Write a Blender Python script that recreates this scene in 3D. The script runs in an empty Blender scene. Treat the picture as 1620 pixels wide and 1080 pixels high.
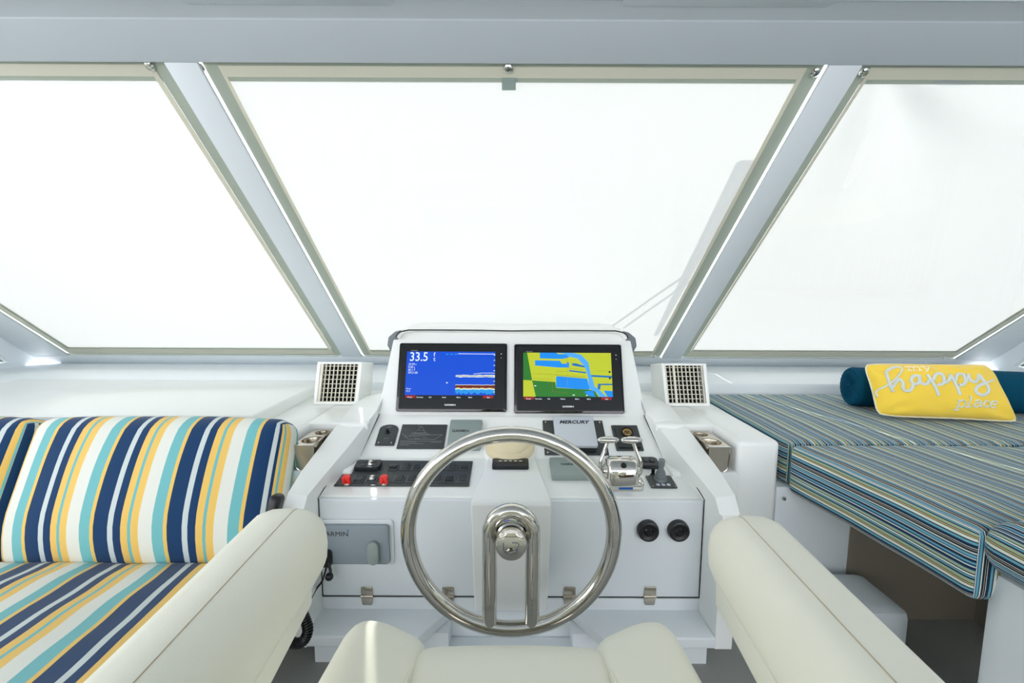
import bpy, bmesh, math, random
from mathutils import Vector, Matrix, Euler, noise
random.seed(4)
sc = bpy.context.scene
COL = sc.collection
R = math.radians

# ------------------------------------------------------------------ camera
F = 720.0                      # focal length in pixels of the 1620 px wide frame (16 mm)
CAM = Vector((0, 0, 1.05))
FZ = -.085                     # floor level
PITCH, ROLL = R(6.35), R(0.25)
cd = bpy.data.cameras.new('camera'); cam = bpy.data.objects.new('camera', cd); COL.objects.link(cam)
cd.sensor_width = 36.0; cd.lens = 36.0 * F / 1620.0; cd.clip_start = 0.02
CR = Matrix.Rotation(R(90) - PITCH, 3, 'X') @ Matrix.Rotation(ROLL, 3, 'Z')
cam.location = CAM; cam.rotation_euler = CR.to_euler()
sc.camera = cam

# ------------------------------------------------------------------ sky and sun
w = bpy.data.worlds.new('sky'); sc.world = w; w.use_nodes = True
nt = w.node_tree; bg = nt.nodes['Background']
bg.inputs[0].default_value = (0.955, 0.965, 1.0, 1); bg.inputs[1].default_value = 2.75
SUN_DIR = Vector((-0.42, 0.72, 0.62)).normalized()
sl = bpy.data.lights.new('sun', 'SUN'); sl.energy = 4.6; sl.angle = R(0.6); sl.color = (1, 0.97, 0.92)
so = bpy.data.objects.new('sun', sl); COL.objects.link(so); so.location = SUN_DIR * 8
so.rotation_euler = SUN_DIR.to_track_quat('Z', 'Y').to_euler()

vs = sc.view_settings
vs.view_transform = 'Standard'; vs.look = 'None'; vs.gamma = 1; vs.use_curve_mapping = False
vs.exposure = 0.62
sc.cycles.use_denoising = True
sc.cycles.max_bounces = 10; sc.cycles.diffuse_bounces = 6; sc.cycles.glossy_bounces = 6
sc.cycles.transparent_max_bounces = 12
sc.cycles.sample_clamp_indirect = 8

# ------------------------------------------------------------------ measuring helpers
def ray(px, py):
    return (CR @ Vector(((px - 810) / F, -(py - 540) / F, -1)))
def at(px, py, Y):
    d = ray(px, py); return CAM + d * (Y / d.y)
def atz(px, py, z):
    d = ray(px, py); return CAM + d * ((z - CAM.z) / d.z)
def hit(px, py, o, n):
    d = ray(px, py); return CAM + d * ((Vector(o) - CAM).dot(n) / d.dot(n))
def s2l(c):
    return tuple(((v / 255) / 12.92 if v / 255 <= 0.04045 else ((v / 255 + 0.055) / 1.055) ** 2.4) for v in c)

# ------------------------------------------------------------------ materials
def mat(name, rgb, rough=0.5, metal=0.0, bump=None, coat=0.0, spec=0.5, sheen=0.0, mottle=0.0):
    m = bpy.data.materials.new(name); m.use_nodes = True
    t = m.node_tree; b = t.nodes['Principled BSDF']
    c = s2l(rgb)
    b.inputs['Base Color'].default_value = (*c, 1); b.inputs['Roughness'].default_value = rough
    b.inputs['Metallic'].default_value = metal; b.inputs['Coat Weight'].default_value = coat
    b.inputs['Specular IOR Level'].default_value = spec; b.inputs['Sheen Weight'].default_value = sheen
    tc = t.nodes.new('ShaderNodeTexCoord')
    if mottle:
        n = t.nodes.new('ShaderNodeTexNoise'); n.inputs['Scale'].default_value = 6; n.inputs['Detail'].default_value = 4
        r = t.nodes.new('ShaderNodeMapRange'); r.inputs[3].default_value = 1 - mottle; r.inputs[4].default_value = 1 + mottle
        x = t.nodes.new('ShaderNodeMix'); x.data_type = 'RGBA'; x.blend_type = 'MULTIPLY'; x.inputs[0].default_value = 1
        t.links.new(tc.outputs['Object'], n.inputs['Vector']); t.links.new(n.outputs[0], r.inputs[0])
        x.inputs[6].default_value = (*c, 1); t.links.new(r.outputs[0], x.inputs[7])
        t.links.new(x.outputs[2], b.inputs['Base Color'])
    if bump:
        kind, scale, strength, dist = bump
        if kind == 'noise':
            n = t.nodes.new('ShaderNodeTexNoise'); n.inputs['Scale'].default_value = scale; n.inputs['Detail'].default_value = 5; o = n.outputs[0]
        elif kind == 'cell':
            n = t.nodes.new('ShaderNodeTexVoronoi'); n.inputs['Scale'].default_value = scale; o = n.outputs[0]
        else:
            n = t.nodes.new('ShaderNodeTexWave'); n.inputs['Scale'].default_value = scale; n.inputs['Distortion'].default_value = 3; o = n.outputs[1]
        bp = t.nodes.new('ShaderNodeBump'); bp.inputs['Strength'].default_value = strength; bp.inputs['Distance'].default_value = dist
        t.links.new(tc.outputs['Object'], n.inputs['Vector']); t.links.new(o, bp.inputs['Height'])
        t.links.new(bp.outputs[0], b.inputs['Normal'])
    return m

M = {}
M['gel'] = mat('white_gelcoat', (240, 242, 239), 0.28, coat=0.25, mottle=0.01)
M['gelc'] = mat('ceiling_gelcoat', (176, 184, 190), 0.5, mottle=0.012)  # greyed evenly; the ceiling's shade is put into this colour
M['gelcool'] = mat('cool_gelcoat', (226, 232, 235), 0.4, mottle=0.012)
M['trimw'] = mat('window_trim_gelcoat', (204, 211, 215), 0.45, mottle=0.01)
M['vent'] = mat('ivory_plastic', (226, 222, 205), 0.45)
M['vinyl'] = mat('cream_vinyl', (243, 241, 224), 0.42, bump=('cell', 420, 0.18, 0.0006), mottle=0.02)
M['vinylseat'] = mat('smooth_cream_vinyl', (242, 241, 225), 0.4, mottle=0.015)
M['thread'] = mat('tan_thread', (190, 176, 148), 0.8)
M['chrome'] = mat('polished_steel', (215, 212, 205), 0.04, 1.0)
M['steel'] = mat('brushed_steel', (190, 182, 168), 0.22, 1.0)
M['black'] = mat('black_plastic', (18, 20, 22), 0.4)
M['gloss'] = mat('black_glass', (6, 8, 9), 0.08, coat=0.3)
M['dark'] = mat('charcoal_plastic', (58, 62, 63), 0.45, mottle=0.04)
M['sw'] = mat('switch_plastic', (34, 39, 42), 0.4)
M['bezel'] = mat('switch_bezel', (78, 84, 86), 0.4)
M['rub'] = mat('grey_rubber', (112, 120, 124), 0.6)
M['grey'] = mat('grey_green_plastic', (142, 155, 150), 0.45)
M['greyb'] = mat('grey_blue_plastic', (140, 152, 158), 0.4)
M['lid'] = mat('silver_plastic', (200, 205, 212), 0.35)
M['beige'] = mat('beige_cover', (228, 214, 178), 0.4)
M['red'] = mat('red_plastic', (225, 32, 22), 0.3)
M['white'] = mat('white_print', (225, 230, 230), 0.5)
M['print'] = mat('faint_print', (150, 158, 158), 0.5)
M['ink'] = mat('dark_print', (30, 36, 42), 0.5)
M['gold'] = mat('gold_emblem', (214, 176, 96), 0.35, 0.6)
M['blue'] = mat('blue_print', (20, 90, 170), 0.4)
M['teal'] = mat('teal_velvet', (2, 70, 96), 0.85, spec=.12, bump=('noise', 60, 0.3, 0.003), mottle=0.12)
M['yellow'] = mat('yellow_cotton', (252, 214, 72), 0.85, sheen=0.2, bump=('noise', 320, 0.25, 0.001), mottle=0.02)
M['cordw'] = mat('white_piping', (232, 228, 205), 0.8)
M['embro'] = mat('pale_embroidery', (216, 224, 222), 0.8, bump=('noise', 500, 0.4, 0.001))
M['embr2'] = mat('cream_embroidery', (250, 238, 200), 0.8)
M['floor'] = mat('grey_nonskid', (150, 152, 148), 0.8, bump=('noise', 260, 0.6, 0.002), mottle=0.06)
M['taupe'] = mat('shade_taupe', (136, 128, 114), 0.7, mottle=0.08)  # brown stands in for shade and warm reflection under the lounge
M['seam'] = mat('black_sealant', (40, 42, 42), 0.6)
M['hole'] = mat('duct_black', (6, 6, 6), 0.9)

def cloth_mat(name, rgb, trans_rgb, share, scale=520):
    # share of the light that passes; the rest is partly reflected, partly absorbed by the weave
    m = bpy.data.materials.new(name); m.use_nodes = True
    t = m.node_tree; t.nodes.clear()
    out = t.nodes.new('ShaderNodeOutputMaterial'); d = t.nodes.new('ShaderNodeBsdfDiffuse'); tr = t.nodes.new('ShaderNodeBsdfTranslucent')
    mx = t.nodes.new('ShaderNodeMixShader'); mx.inputs[0].default_value = share
    d.inputs[0].default_value = (*s2l(rgb), 1)
    tc = t.nodes.new('ShaderNodeTexCoord'); n = t.nodes.new('ShaderNodeTexNoise'); n.inputs['Scale'].default_value = scale * 0.35; n.inputs['Detail'].default_value = 3
    r = t.nodes.new('ShaderNodeMapRange'); r.inputs[3].default_value = 0.93; r.inputs[4].default_value = 1.07
    x = t.nodes.new('ShaderNodeMix'); x.data_type = 'RGBA'; x.blend_type = 'MULTIPLY'; x.inputs[0].default_value = 1
    x.inputs[6].default_value = (*s2l(trans_rgb), 1)
    t.links.new(tc.outputs['Object'], n.inputs['Vector']); t.links.new(n.outputs[0], r.inputs[0]); t.links.new(r.outputs[0], x.inputs[7])
    t.links.new(x.outputs[2], tr.inputs[0])
    t.links.new(d.outputs[0], mx.inputs[1]); t.links.new(tr.outputs[0], mx.inputs[2]); t.links.new(mx.outputs[0], out.inputs[0])
    return m
M['cover'] = cloth_mat('white_mesh_cloth', (158, 161, 160), (247, 248, 247), 0.147)
M['hem'] = cloth_mat('doubled_mesh_hem', (176, 182, 170), (208, 211, 206), 0.15)
M['tape'] = cloth_mat('beige_binding_tape', (225, 221, 206), (240, 236, 224), 0.29)

m = bpy.data.materials.new('window_glass'); m.use_nodes = True; t = m.node_tree; t.nodes.clear()
out = t.nodes.new('ShaderNodeOutputMaterial'); tr = t.nodes.new('ShaderNodeBsdfTransparent'); gl = t.nodes.new('ShaderNodeBsdfGlossy')
tr.inputs[0].default_value = (0.965, 0.975, 0.97, 1); gl.inputs['Roughness'].default_value = 0.02
lw = t.nodes.new('ShaderNodeLayerWeight'); pw = t.nodes.new('ShaderNodeMath'); pw.operation = 'POWER'; pw.inputs[1].default_value = 4
fr = t.nodes.new('ShaderNodeMapRange'); fr.inputs[3].default_value = 0.006; fr.inputs[4].default_value = 0.3
t.links.new(lw.outputs['Facing'], pw.inputs[0]); t.links.new(pw.outputs[0], fr.inputs[0]); mx = t.nodes.new('ShaderNodeMixShader')
t.links.new(fr.outputs[0], mx.inputs[0]); t.links.new(tr.outputs[0], mx.inputs[1]); t.links.new(gl.outputs[0], mx.inputs[2]); t.links.new(mx.outputs[0], out.inputs[0])
M['glass'] = m

def emis(name, rgb, s=1.0):
    m = bpy.data.materials.new(name); m.use_nodes = True; b = m.node_tree.nodes['Principled BSDF']
    c = s2l(rgb); b.inputs['Base Color'].default_value = (c[0] * .1, c[1] * .1, c[2] * .1, 1); b.inputs['Roughness'].default_value = 0.15
    b.inputs['Emission Color'].default_value = (*c, 1); b.inputs['Emission Strength'].default_value = s
    return m
SCR = {k: emis('screen_' + k, v, 0.64) for k, v in dict(blue=(0, 76, 210), white=(225, 240, 245), red=(110, 22, 18), yellowline=(200, 190, 90), cyan=(30, 150, 225), bar=(12, 18, 26), redbar=(150, 22, 26),
        land=(188, 200, 44), park=(40, 120, 40), water=(20, 140, 238), channel=(78, 168, 245), canal=(30, 112, 178), line=(110, 110, 50), redline=(170, 90, 70)).items()}

def stripe_mat(name, stripes, period, rough=0.8, vary=0.0):
    m = bpy.data.materials.new(name); m.use_nodes = True; t = m.node_tree; b = t.nodes['Principled BSDF']
    b.inputs['Roughness'].default_value = rough; b.inputs['Sheen Weight'].default_value = 0.15; b.inputs['Specular IOR Level'].default_value = 0.25
    uv = t.nodes.new('ShaderNodeUVMap'); uv.uv_map = 'UVMap'; sp = t.nodes.new('ShaderNodeSeparateXYZ')
    dv = t.nodes.new('ShaderNodeMath'); dv.operation = 'DIVIDE'; dv.inputs[1].default_value = period
    fx = t.nodes.new('ShaderNodeMath'); fx.operation = 'FRACT'
    cr = t.nodes.new('ShaderNodeValToRGB'); cr.color_ramp.interpolation = 'CONSTANT'
    el = cr.color_ramp.elements
    tot = sum(a for a, _ in stripes); p = 0
    for i, (a, c) in enumerate(stripes):
        e = el[0] if i == 0 else (el[1] if i == 1 else el.new(min(p, .999)))
        e.position = min(p, .999); e.color = (*s2l(c), 1); p += a / tot
    t.links.new(uv.outputs[0], sp.inputs[0]); t.links.new(sp.outputs[0], dv.inputs[0]); t.links.new(dv.outputs[0], fx.inputs[0]); t.links.new(fx.outputs[0], cr.inputs[0])
    n = t.nodes.new('ShaderNodeTexNoise'); n.inputs['Scale'].default_value = 700
    tc = t.nodes.new('ShaderNodeTexCoord'); t.links.new(tc.outputs['Object'], n.inputs['Vector'])
    bp = t.nodes.new('ShaderNodeBump'); bp.inputs['Strength'].default_value = 0.2; bp.inputs['Distance'].default_value = 0.0006
    t.links.new(n.outputs[0], bp.inputs['Height']); t.links.new(bp.outputs[0], b.inputs['Normal'])
    t.links.new(cr.outputs[0], b.inputs['Base Color'])
    return m
TEAL, YEL, NAVY, WHT = (112, 182, 186), (232, 192, 102), (8, 54, 96), (222, 224, 215)
M['wide'] = stripe_mat('wide_awning_stripe', [(.148, TEAL), (.048, YEL), (.2, NAVY), (.077, (200, 210, 208)), (.102, NAVY), (.097, YEL), (.043, TEAL), (.102, YEL), (.184, WHT)], 0.216)
nv, tq, cr_, gr, mu, bl = (6, 38, 68), (104, 168, 188), (220, 226, 214), (160, 178, 146), (190, 170, 104), (40, 94, 138)
M['fine'] = stripe_mat('fine_awning_stripe', [(3.5, nv), (1, cr_), (1.6, bl), (3, tq), (1.4, nv), (1.6, cr_), (2.6, nv), (.8, mu), (1.6, nv), (.8, cr_), (4, nv), (3, tq), (1.6, nv), (3.6, cr_), (1, nv), (1.6, mu), (1, nv), (4, gr),
                      (2, nv), (2, tq), (1, nv), (2, cr_), (1.5, nv), (3.5, gr), (1, bl), (3.2, nv), (1.5, cr_), (1.5, bl), (1, nv), (2.5, tq)], 0.105)

# ------------------------------------------------------------------ mesh helpers
def link(name, me, m, parent=None, smooth=True, loc=None, rot=None):
    o = bpy.data.objects.new(name, me); COL.objects.link(o)
    if m is not None and not me.materials: me.materials.append(M[m] if isinstance(m, str) else m)
    if parent: o.parent = parent
    if loc is not None: o.location = loc
    if rot is not None: o.rotation_euler = rot
    if smooth:
        for p in me.polygons: p.use_smooth = True
        try: me.set_sharp_from_angle(angle=R(38))
        except Exception: pass
    return o
def mesh(name, vs_, fs, m, parent=None, smooth=True, bevel=0, seg=3, minang=12, **k):
    me = bpy.data.meshes.new(name); me.from_pydata([tuple(v) for v in vs_], [], fs)
    bm = bmesh.new(); bm.from_mesh(me)
    bmesh.ops.recalc_face_normals(bm, faces=bm.faces)
    if bevel:
        es = [e for e in bm.edges if len(e.link_faces) == 2 and e.calc_face_angle(0) > R(minang)]
        bmesh.ops.bevel(bm, geom=es, offset=bevel, segments=seg, profile=0.5, affect='EDGES', clamp_overlap=True)
    bm.to_mesh(me); bm.free(); me.update()
    return link(name, me, m, parent, smooth, **k)
def box(name, lo, hi, m, parent=None, bevel=0, seg=3, **k):
    x0, y0, z0 = lo; x1, y1, z1 = hi
    v = [(x0, y0, z0), (x1, y0, z0), (x1, y1, z0), (x0, y1, z0), (x0, y0, z1), (x1, y0, z1), (x1, y1, z1), (x0, y1, z1)]
    f = [(3, 2, 1, 0), (4, 5, 6, 7), (0, 1, 5, 4), (1, 2, 6, 5), (2, 3, 7, 6), (3, 0, 4, 7)]
    return mesh(name, v, f, m, parent, bevel=bevel, seg=seg, **k)
def hexa(name, a, b, m, parent=None, bevel=0, seg=3, **k):
    """two matching polygons joined into a solid"""
    n = len(a); v = list(a) + list(b)
    f = [tuple(range(n - 1, -1, -1)), tuple(range(n, 2 * n))] + [(i, (i + 1) % n, n + (i + 1) % n, n + i) for i in range(n)]
    return mesh(name, v, f, m, parent, bevel=bevel, seg=seg, **k)
def prism(name, pts, z0, z1, m, parent=None, bevel=0, seg=2, **k):
    return hexa(name, [(x, y, z0) for x, y in pts], [(x, y, z1) for x, y in pts], m, parent, bevel, seg, **k)
def smooth_path(pts, sub=6, closed=False):
    P = [Vector(p) for p in pts]; n = len(P); o = []
    rng = range(n if closed else n - 1)
    for i in rng:
        p0 = P[(i - 1) % n] if closed or i > 0 else P[0]; p1 = P[i]; p2 = P[(i + 1) % n]
        p3 = P[(i + 2) % n] if closed or i + 2 < n else P[-1]
        for s in range(sub):
            u = s / sub
            o.append(0.5 * ((2 * p1) + (-p0 + p2) * u + (2 * p0 - 5 * p1 + 4 * p2 - p3) * u * u + (-p0 + 3 * p1 - 3 * p2 + p3) * u ** 3))
    if not closed: o.append(P[-1])
    return o
def sweep(pts, rad, seg=10, closed=False, flat=1.0, up=None, cap=True):
    P = [Vector(p) for p in pts]; n = len(P)
    if not hasattr(rad, '__len__'): rad = [rad] * n
    T = []
    for i in range(n):
        a = P[(i - 1) % n] if closed or i > 0 else P[i]; b = P[(i + 1) % n] if closed or i < n - 1 else P[i]
        T.append((b - a).normalized() if (b - a).length > 1e-9 else Vector((0, 0, 1)))
    nrm = Vector(up) if up else (Vector((0, 0, 1)) if abs(T[0].z) < 0.9 else Vector((1, 0, 0)))
    V, Fc = [], []
    for i in range(n):
        nn = nrm - T[i] * nrm.dot(T[i])
        nn = nn.normalized() if nn.length > 1e-6 else T[i].orthogonal().normalized()
        if not up: nrm = nn
        bb = T[i].cross(nn)
        for s in range(seg):
            a = 2 * math.pi * s / seg
            V.append(P[i] + (bb * math.cos(a) + nn * math.sin(a) * flat) * rad[i])
    for i in range(n if closed else n - 1):
        j = (i + 1) % n
        for s in range(seg):
            q = (s + 1) % seg; Fc.append((i * seg + s, i * seg + q, j * seg + q, j * seg + s))
    if cap and not closed:
        Fc.append(tuple(range(seg - 1, -1, -1))); Fc.append(tuple((n - 1) * seg + s for s in range(seg)))
    return V, Fc
def tube(name, pts, rad, m, parent=None, seg=10, closed=False, flat=1.0, up=None, **k):
    V, Fc = sweep(pts, rad, seg, closed, flat, up); return mesh(name, V, Fc, m, parent, **k)
def tubes(name, paths, rad, m, parent=None, seg=6, flat=1.0, up=None, closed=False, **k):
    V, Fc = [], []
    for p in paths:
        v, f = sweep(p, rad, seg, closed, flat, up); o = len(V); V += v; Fc += [tuple(i + o for i in q) for q in f]
    return mesh(name, V, Fc, m, parent, **k)
def lathe(name, prof, m, parent=None, seg=32, **k):
    V, Fc = [], []; n = len(prof)
    for i in range(seg):
        a = 2 * math.pi * i / seg
        for r, z in prof: V.append((r * math.cos(a), r * math.sin(a), z))
    for i in range(seg):
        j = (i + 1) % seg
        for q in range(n - 1): Fc.append((i * n + q, j * n + q, j * n + q + 1, i * n + q + 1))
    me = bpy.data.meshes.new(name); me.from_pydata(V, [], Fc); bm = bmesh.new(); bm.from_mesh(me)
    bmesh.ops.remove_doubles(bm, verts=bm.verts, dist=1e-6); bmesh.ops.recalc_face_normals(bm, faces=bm.faces); bm.to_mesh(me); bm.free()
    return link(name, me, m, parent, **k)
def rrect(w_, h_, r, seg=4, cx=0, cy=0):
    o = []
    for sx, sy, a0 in ((1, 1, 0), (-1, 1, 90), (-1, -1, 180), (1, -1, 270)):
        for i in range(seg + 1):
            a = R(a0 + 90 * i / seg); o.append((cx + sx * (w_ / 2 - r) + r * math.cos(a), cy + sy * (h_ / 2 - r) + r * math.sin(a)))
    return o
def soft(name, size, r, m, parent=None, n=14, puff=(0, 0, 0), side='z', wrinkle=0.0, wscale=6, shape=None, uvshift=0.0, skew=0.0, **k):
    """a stuffed, rounded box; stripes follow UV.x"""
    hx, hy, hz = (s / 2 for s in size); V, Fc, UVc = [], [], []; idx = {}
    def put(p, face):
        q = Vector((max(-(hx - r), min(hx - r, p[0])), max(-(hy - r), min(hy - r, p[1])), max(-(hz - r), min(hz - r, p[2]))))
        d = Vector(p) - q
        f = q + (d.normalized() * r if d.length > 1e-9 else Vector())
        X, Y, Z = f.x / hx, f.y / hy, f.z / hz
        g = lambda a, b: max(0, 1 - abs(a) ** 2.4) * max(0, 1 - abs(b) ** 2.4)
        f = Vector((f.x + puff[0] * X * g(Y, Z), f.y + puff[1] * Y * g(X, Z), f.z + puff[2] * Z * g(X, Y)))
        if wrinkle: f += noise.noise_vector(Vector(f) * wscale) * wrinkle
        if shape: f = shape(f)
        return f
    def lin(h, nn): return [h * math.sin(math.pi / 2 * (-1 + 2 * i / nn)) * 0.35 + h * (-1 + 2 * i / nn) * 0.65 for i in range(nn + 1)]
    nx, ny, nz = n if hasattr(n, '__len__') else (n, n, max(6, n // 2))
    xs, ys, zs = lin(hx, nx), lin(hy, ny), lin(hz, nz)
    def grid(A, B, fn, face):
        base = []
        for a in A:
            row = []
            for b in B:
                p = fn(a, b); key = tuple(round(c, 6) for c in p)
                if key not in idx: idx[key] = len(V); V.append(put(p, face))
                row.append((idx[key], p))
            base.append(row)
        for i in range(len(A) - 1):
            for j in range(len(B) - 1):
                q = [base[i][j], base[i + 1][j], base[i + 1][j + 1], base[i][j + 1]]
                Fc.append(tuple(c[0] for c in q))
                for c in q:
                    p = c[1]
                    if face == 'x': u = (p[2] if side == 'z' else p[1]) + hx
                    else: u = p[0] + skew * p[1] + uvshift
                    UVc.append((u, p[1]))
    grid(xs, ys, lambda a, b: (a, b, hz), 'z'); grid(xs, ys, lambda a, b: (a, b, -hz), 'z')
    grid(xs, zs, lambda a, b: (a, hy, b), 'y'); grid(xs, zs, lambda a, b: (a, -hy, b), 'y')
    grid(ys, zs, lambda a, b: (hx, a, b), 'x'); grid(ys, zs, lambda a, b: (-hx, a, b), 'x')
    me = bpy.data.meshes.new(name); me.from_pydata([tuple(v) for v in V], [], Fc)
    uv = me.uv_layers.new(name='UVMap')
    for i, c in enumerate(UVc): uv.data[i].uv = c
    bm = bmesh.new(); bm.from_mesh(me); bmesh.ops.recalc_face_normals(bm, faces=bm.faces); bm.to_mesh(me); bm.free()
    return link(name, me, m, parent, **k)
def text(body, size, m, parent, loc, rot=(0, 0, 0), shear=0.0, depth=0.0004, name='lettering', sx=1.0, bold=0.0, align='CENTER', space=1.0):
    c = bpy.data.curves.new(name, 'FONT'); c.body = body; c.size = size; c.shear = shear; c.extrude = depth; c.offset = bold; c.space_character = space
    c.align_x = align; c.align_y = 'CENTER'; c.materials.append(M[m] if isinstance(m, str) else m); c.resolution_u = 3
    tmp = bpy.data.objects.new(name, c); COL.objects.link(tmp)
    me = bpy.data.meshes.new_from_object(tmp, depsgraph=bpy.context.evaluated_depsgraph_get())
    bpy.data.objects.remove(tmp); bpy.data.curves.remove(c)
    o = bpy.data.objects.new(name, me); COL.objects.link(o); o.parent = parent; o.location = loc; o.rotation_euler = rot; o.scale = (sx, 1, 1)
    return o
def thing(name, label, cat, loc=(0, 0, 0), rot=(0, 0, 0), group=None):
    o = bpy.data.objects.new(name, None); COL.objects.link(o); o.location = loc; o.rotation_euler = rot; o.empty_display_size = 0.05
    o['label'] = label; o['category'] = cat
    if group: o['group'] = group
    return o
def tag(o, label, cat, group=None):
    o['label'] = label; o['category'] = cat
    if group: o['group'] = group
    return o
def struct(o): o['kind'] = 'structure'; return o
def part_label(o, s): o['label'] = s; return o

# ================================================================== THE SETTING
# windshield plane: x across, t up the slope (0 = sill, 1 = head)
YB, YT = 2.60, 1.40
ZB = at(808, 566, YB).z; ZT = at(808, 101, YT).z
wdir = Vector((0, YT - YB, ZT - ZB)); wn = Vector((0, wdir.z, -wdir.y)).normalized()      # outward
if wn.y < 0: wn = -wn
def W(x, t, off=0.0): return Vector((x, YB, ZB)) + wdir * t + wn * off
def xt(px, py):
    p = hit(px, py, (0, YB, ZB), wn); return (p.x, (p.y - YB) / (YT - YB))
# opening corners, symmetric about the centre line
cbl = xt(566, 567); cbr = xt(1039, 567)
cb = (cbr[0] - cbl[0]) / 2; a = xt(303, 101); b = xt(1303, 103); ct = (b[0] - a[0]) / 2
mb = cb + 0.112; mt_ = ct + 0.098          # mullion width
ob, ot = 2.56, 2.66
def slab(name, pts, th=0.012, off=0.0, m='trimw', bevel=0.004):
    return struct(hexa(name, [W(x, t_, off) for x, t_ in pts], [W(x, t_, off + th) for x, t_ in pts], m, bevel=bevel, seg=2))
XW = 2.78
T0, T1 = 0.0, 1.0
slab('trim_1', [(-mb, T0), (-cb, T0), (-ct, T1), (-mt_, T1)])
slab('trim_2', [(cb, T0), (mb, T0), (mt_, T1), (ct, T1)])
slab('trim_3', [(-XW, -0.0), (-ob, T0), (-ot, T1), (-XW, T1)])
slab('trim_4', [(ob, T0), (XW, T0), (XW, T1), (ot, T1)])
slab('trim_5', [(-XW, -0.06), (XW, -0.06), (XW, 0.0), (-XW, 0.0)])       # sill
# header: runs from the window head up to the ceiling
zc = at(808, 33, 1.27).z
hp = [(YT, ZT), (1.27, zc), (1.267, zc + .003), (1.195, zc + .006), (1.185, zc + .003), (1.185, zc + .12), (1.48, zc + .12), (YT + .05, ZT + .045)]
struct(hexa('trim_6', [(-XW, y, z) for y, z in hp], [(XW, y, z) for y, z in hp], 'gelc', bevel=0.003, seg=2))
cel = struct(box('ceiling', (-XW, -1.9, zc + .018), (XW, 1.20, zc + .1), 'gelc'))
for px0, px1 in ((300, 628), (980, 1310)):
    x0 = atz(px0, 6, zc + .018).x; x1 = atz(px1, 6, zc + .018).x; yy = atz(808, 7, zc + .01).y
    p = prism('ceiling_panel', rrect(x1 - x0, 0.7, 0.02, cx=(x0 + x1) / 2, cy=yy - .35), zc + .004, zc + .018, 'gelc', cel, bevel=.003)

floor = struct(box('floor', (-XW, -2.6, FZ - .06), (XW, 2.4, FZ), 'floor'))

# coaming walls below the windows (front one steps inward), rounded front corners
ZL, ZS = 0.555, 0.597                      # counter and shelf heights
YW = 2.25
zr = at(808, 604, YW + .03).z
def coaming(name, prof, m):
    """sweep a (inset, z) profile round the front of the cabin"""
    path = []
    rc = 0.34
    base = [(-XW, -1.6), (-XW, YB - rc)]
    base += [(-XW + rc - rc * math.cos(R(a_)), YB - rc + rc * math.sin(R(a_))) for a_ in (15, 30, 45, 60, 75)]
    base += [(-XW + rc, YB)]
    base += [(-x, y) for x, y in reversed(base)]
    base = [(x, y) for x, y in base]
    V, Fc = [], []; n = len(prof)
    for i, (x, y) in enumerate(base):
        a_ = Vector(base[max(0, i - 1)]); b_ = Vector(base[min(len(base) - 1, i + 1)]); d = (b_ - a_).normalized(); nn = Vector((d.y, -d.x))
        for ins, z in prof: V.append((x + nn.x * ins, y + nn.y * ins, z))
    for i in range(len(base) - 1):
        for q in range(n): Fc.append((i * n + q, (i + 1) * n + q, (i + 1) * n + (q + 1) % n, i * n + (q + 1) % n))
    Fc.append(tuple(range(n))); Fc.append(tuple((len(base) - 1) * n + q for q in range(n)))
    return struct(mesh(name, V, Fc, m, bevel=0))
zsill = W(0, -0.05).z
coaming('wall_front', [(-0.12, FZ - .05), (-0.12, zsill), (-0.0, zsill), (0.06, zsill - .012), (0.24, zr + .03), (0.30, zr + .012), (0.34, zr), (0.35, zr - .015), (0.36, FZ - .05)], 'gelcool')
# side window frames and panes (a sliver shows at each edge of the photograph)
for s, nm in ((-1, 'wall_left'), (1, 'wall_right')):
    X = s * XW
    sw = [(2.50, zsill + .03), (1.45, 1.70), (1.12, 1.70), (1.12, zsill + .03)]
    outer = [(2.66, zsill), (1.36, ZT + .1), (1.02, ZT + .1), (1.02, zsill)]
    V, Fc = [], []
    for dx in (0, s * .06):
        for y, z in outer + sw: V.append((X + dx, y, z))
    for i in range(4):
        j = (i + 1) % 4
        Fc += [(i, j, 4 + j, 4 + i), (8 + i, 12 + i, 12 + j, 8 + j), (i, 8 + i, 8 + j, j), (4 + i, 4 + j, 12 + j, 12 + i)]
    struct(mesh(nm, V, Fc, 'gelcool', smooth=False))
    struct(hexa('window_%d' % (4 if s < 0 else 5), [(X + s * .022, y, z) for y, z in sw], [(X + s * .026, y, z) for y, z in sw], 'glass', smooth=False))

# window panes
def pane(name, pts): return struct(hexa(name, [W(x, t_, .002) for x, t_ in pts], [W(x, t_, .006) for x, t_ in pts], 'glass', smooth=False))
QL = [(-ob, 0), (-mb, 0), (-mt_, 1), (-ot, 1)]; QC = [(-cb, 0), (cb, 0), (ct, 1), (-ct, 1)]; QR = [(mb, 0), (ob, 0), (ot, 1), (mt_, 1)]
pane('window_1', QL); pane('window_2', QC); pane('window_3', QR)

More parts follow.
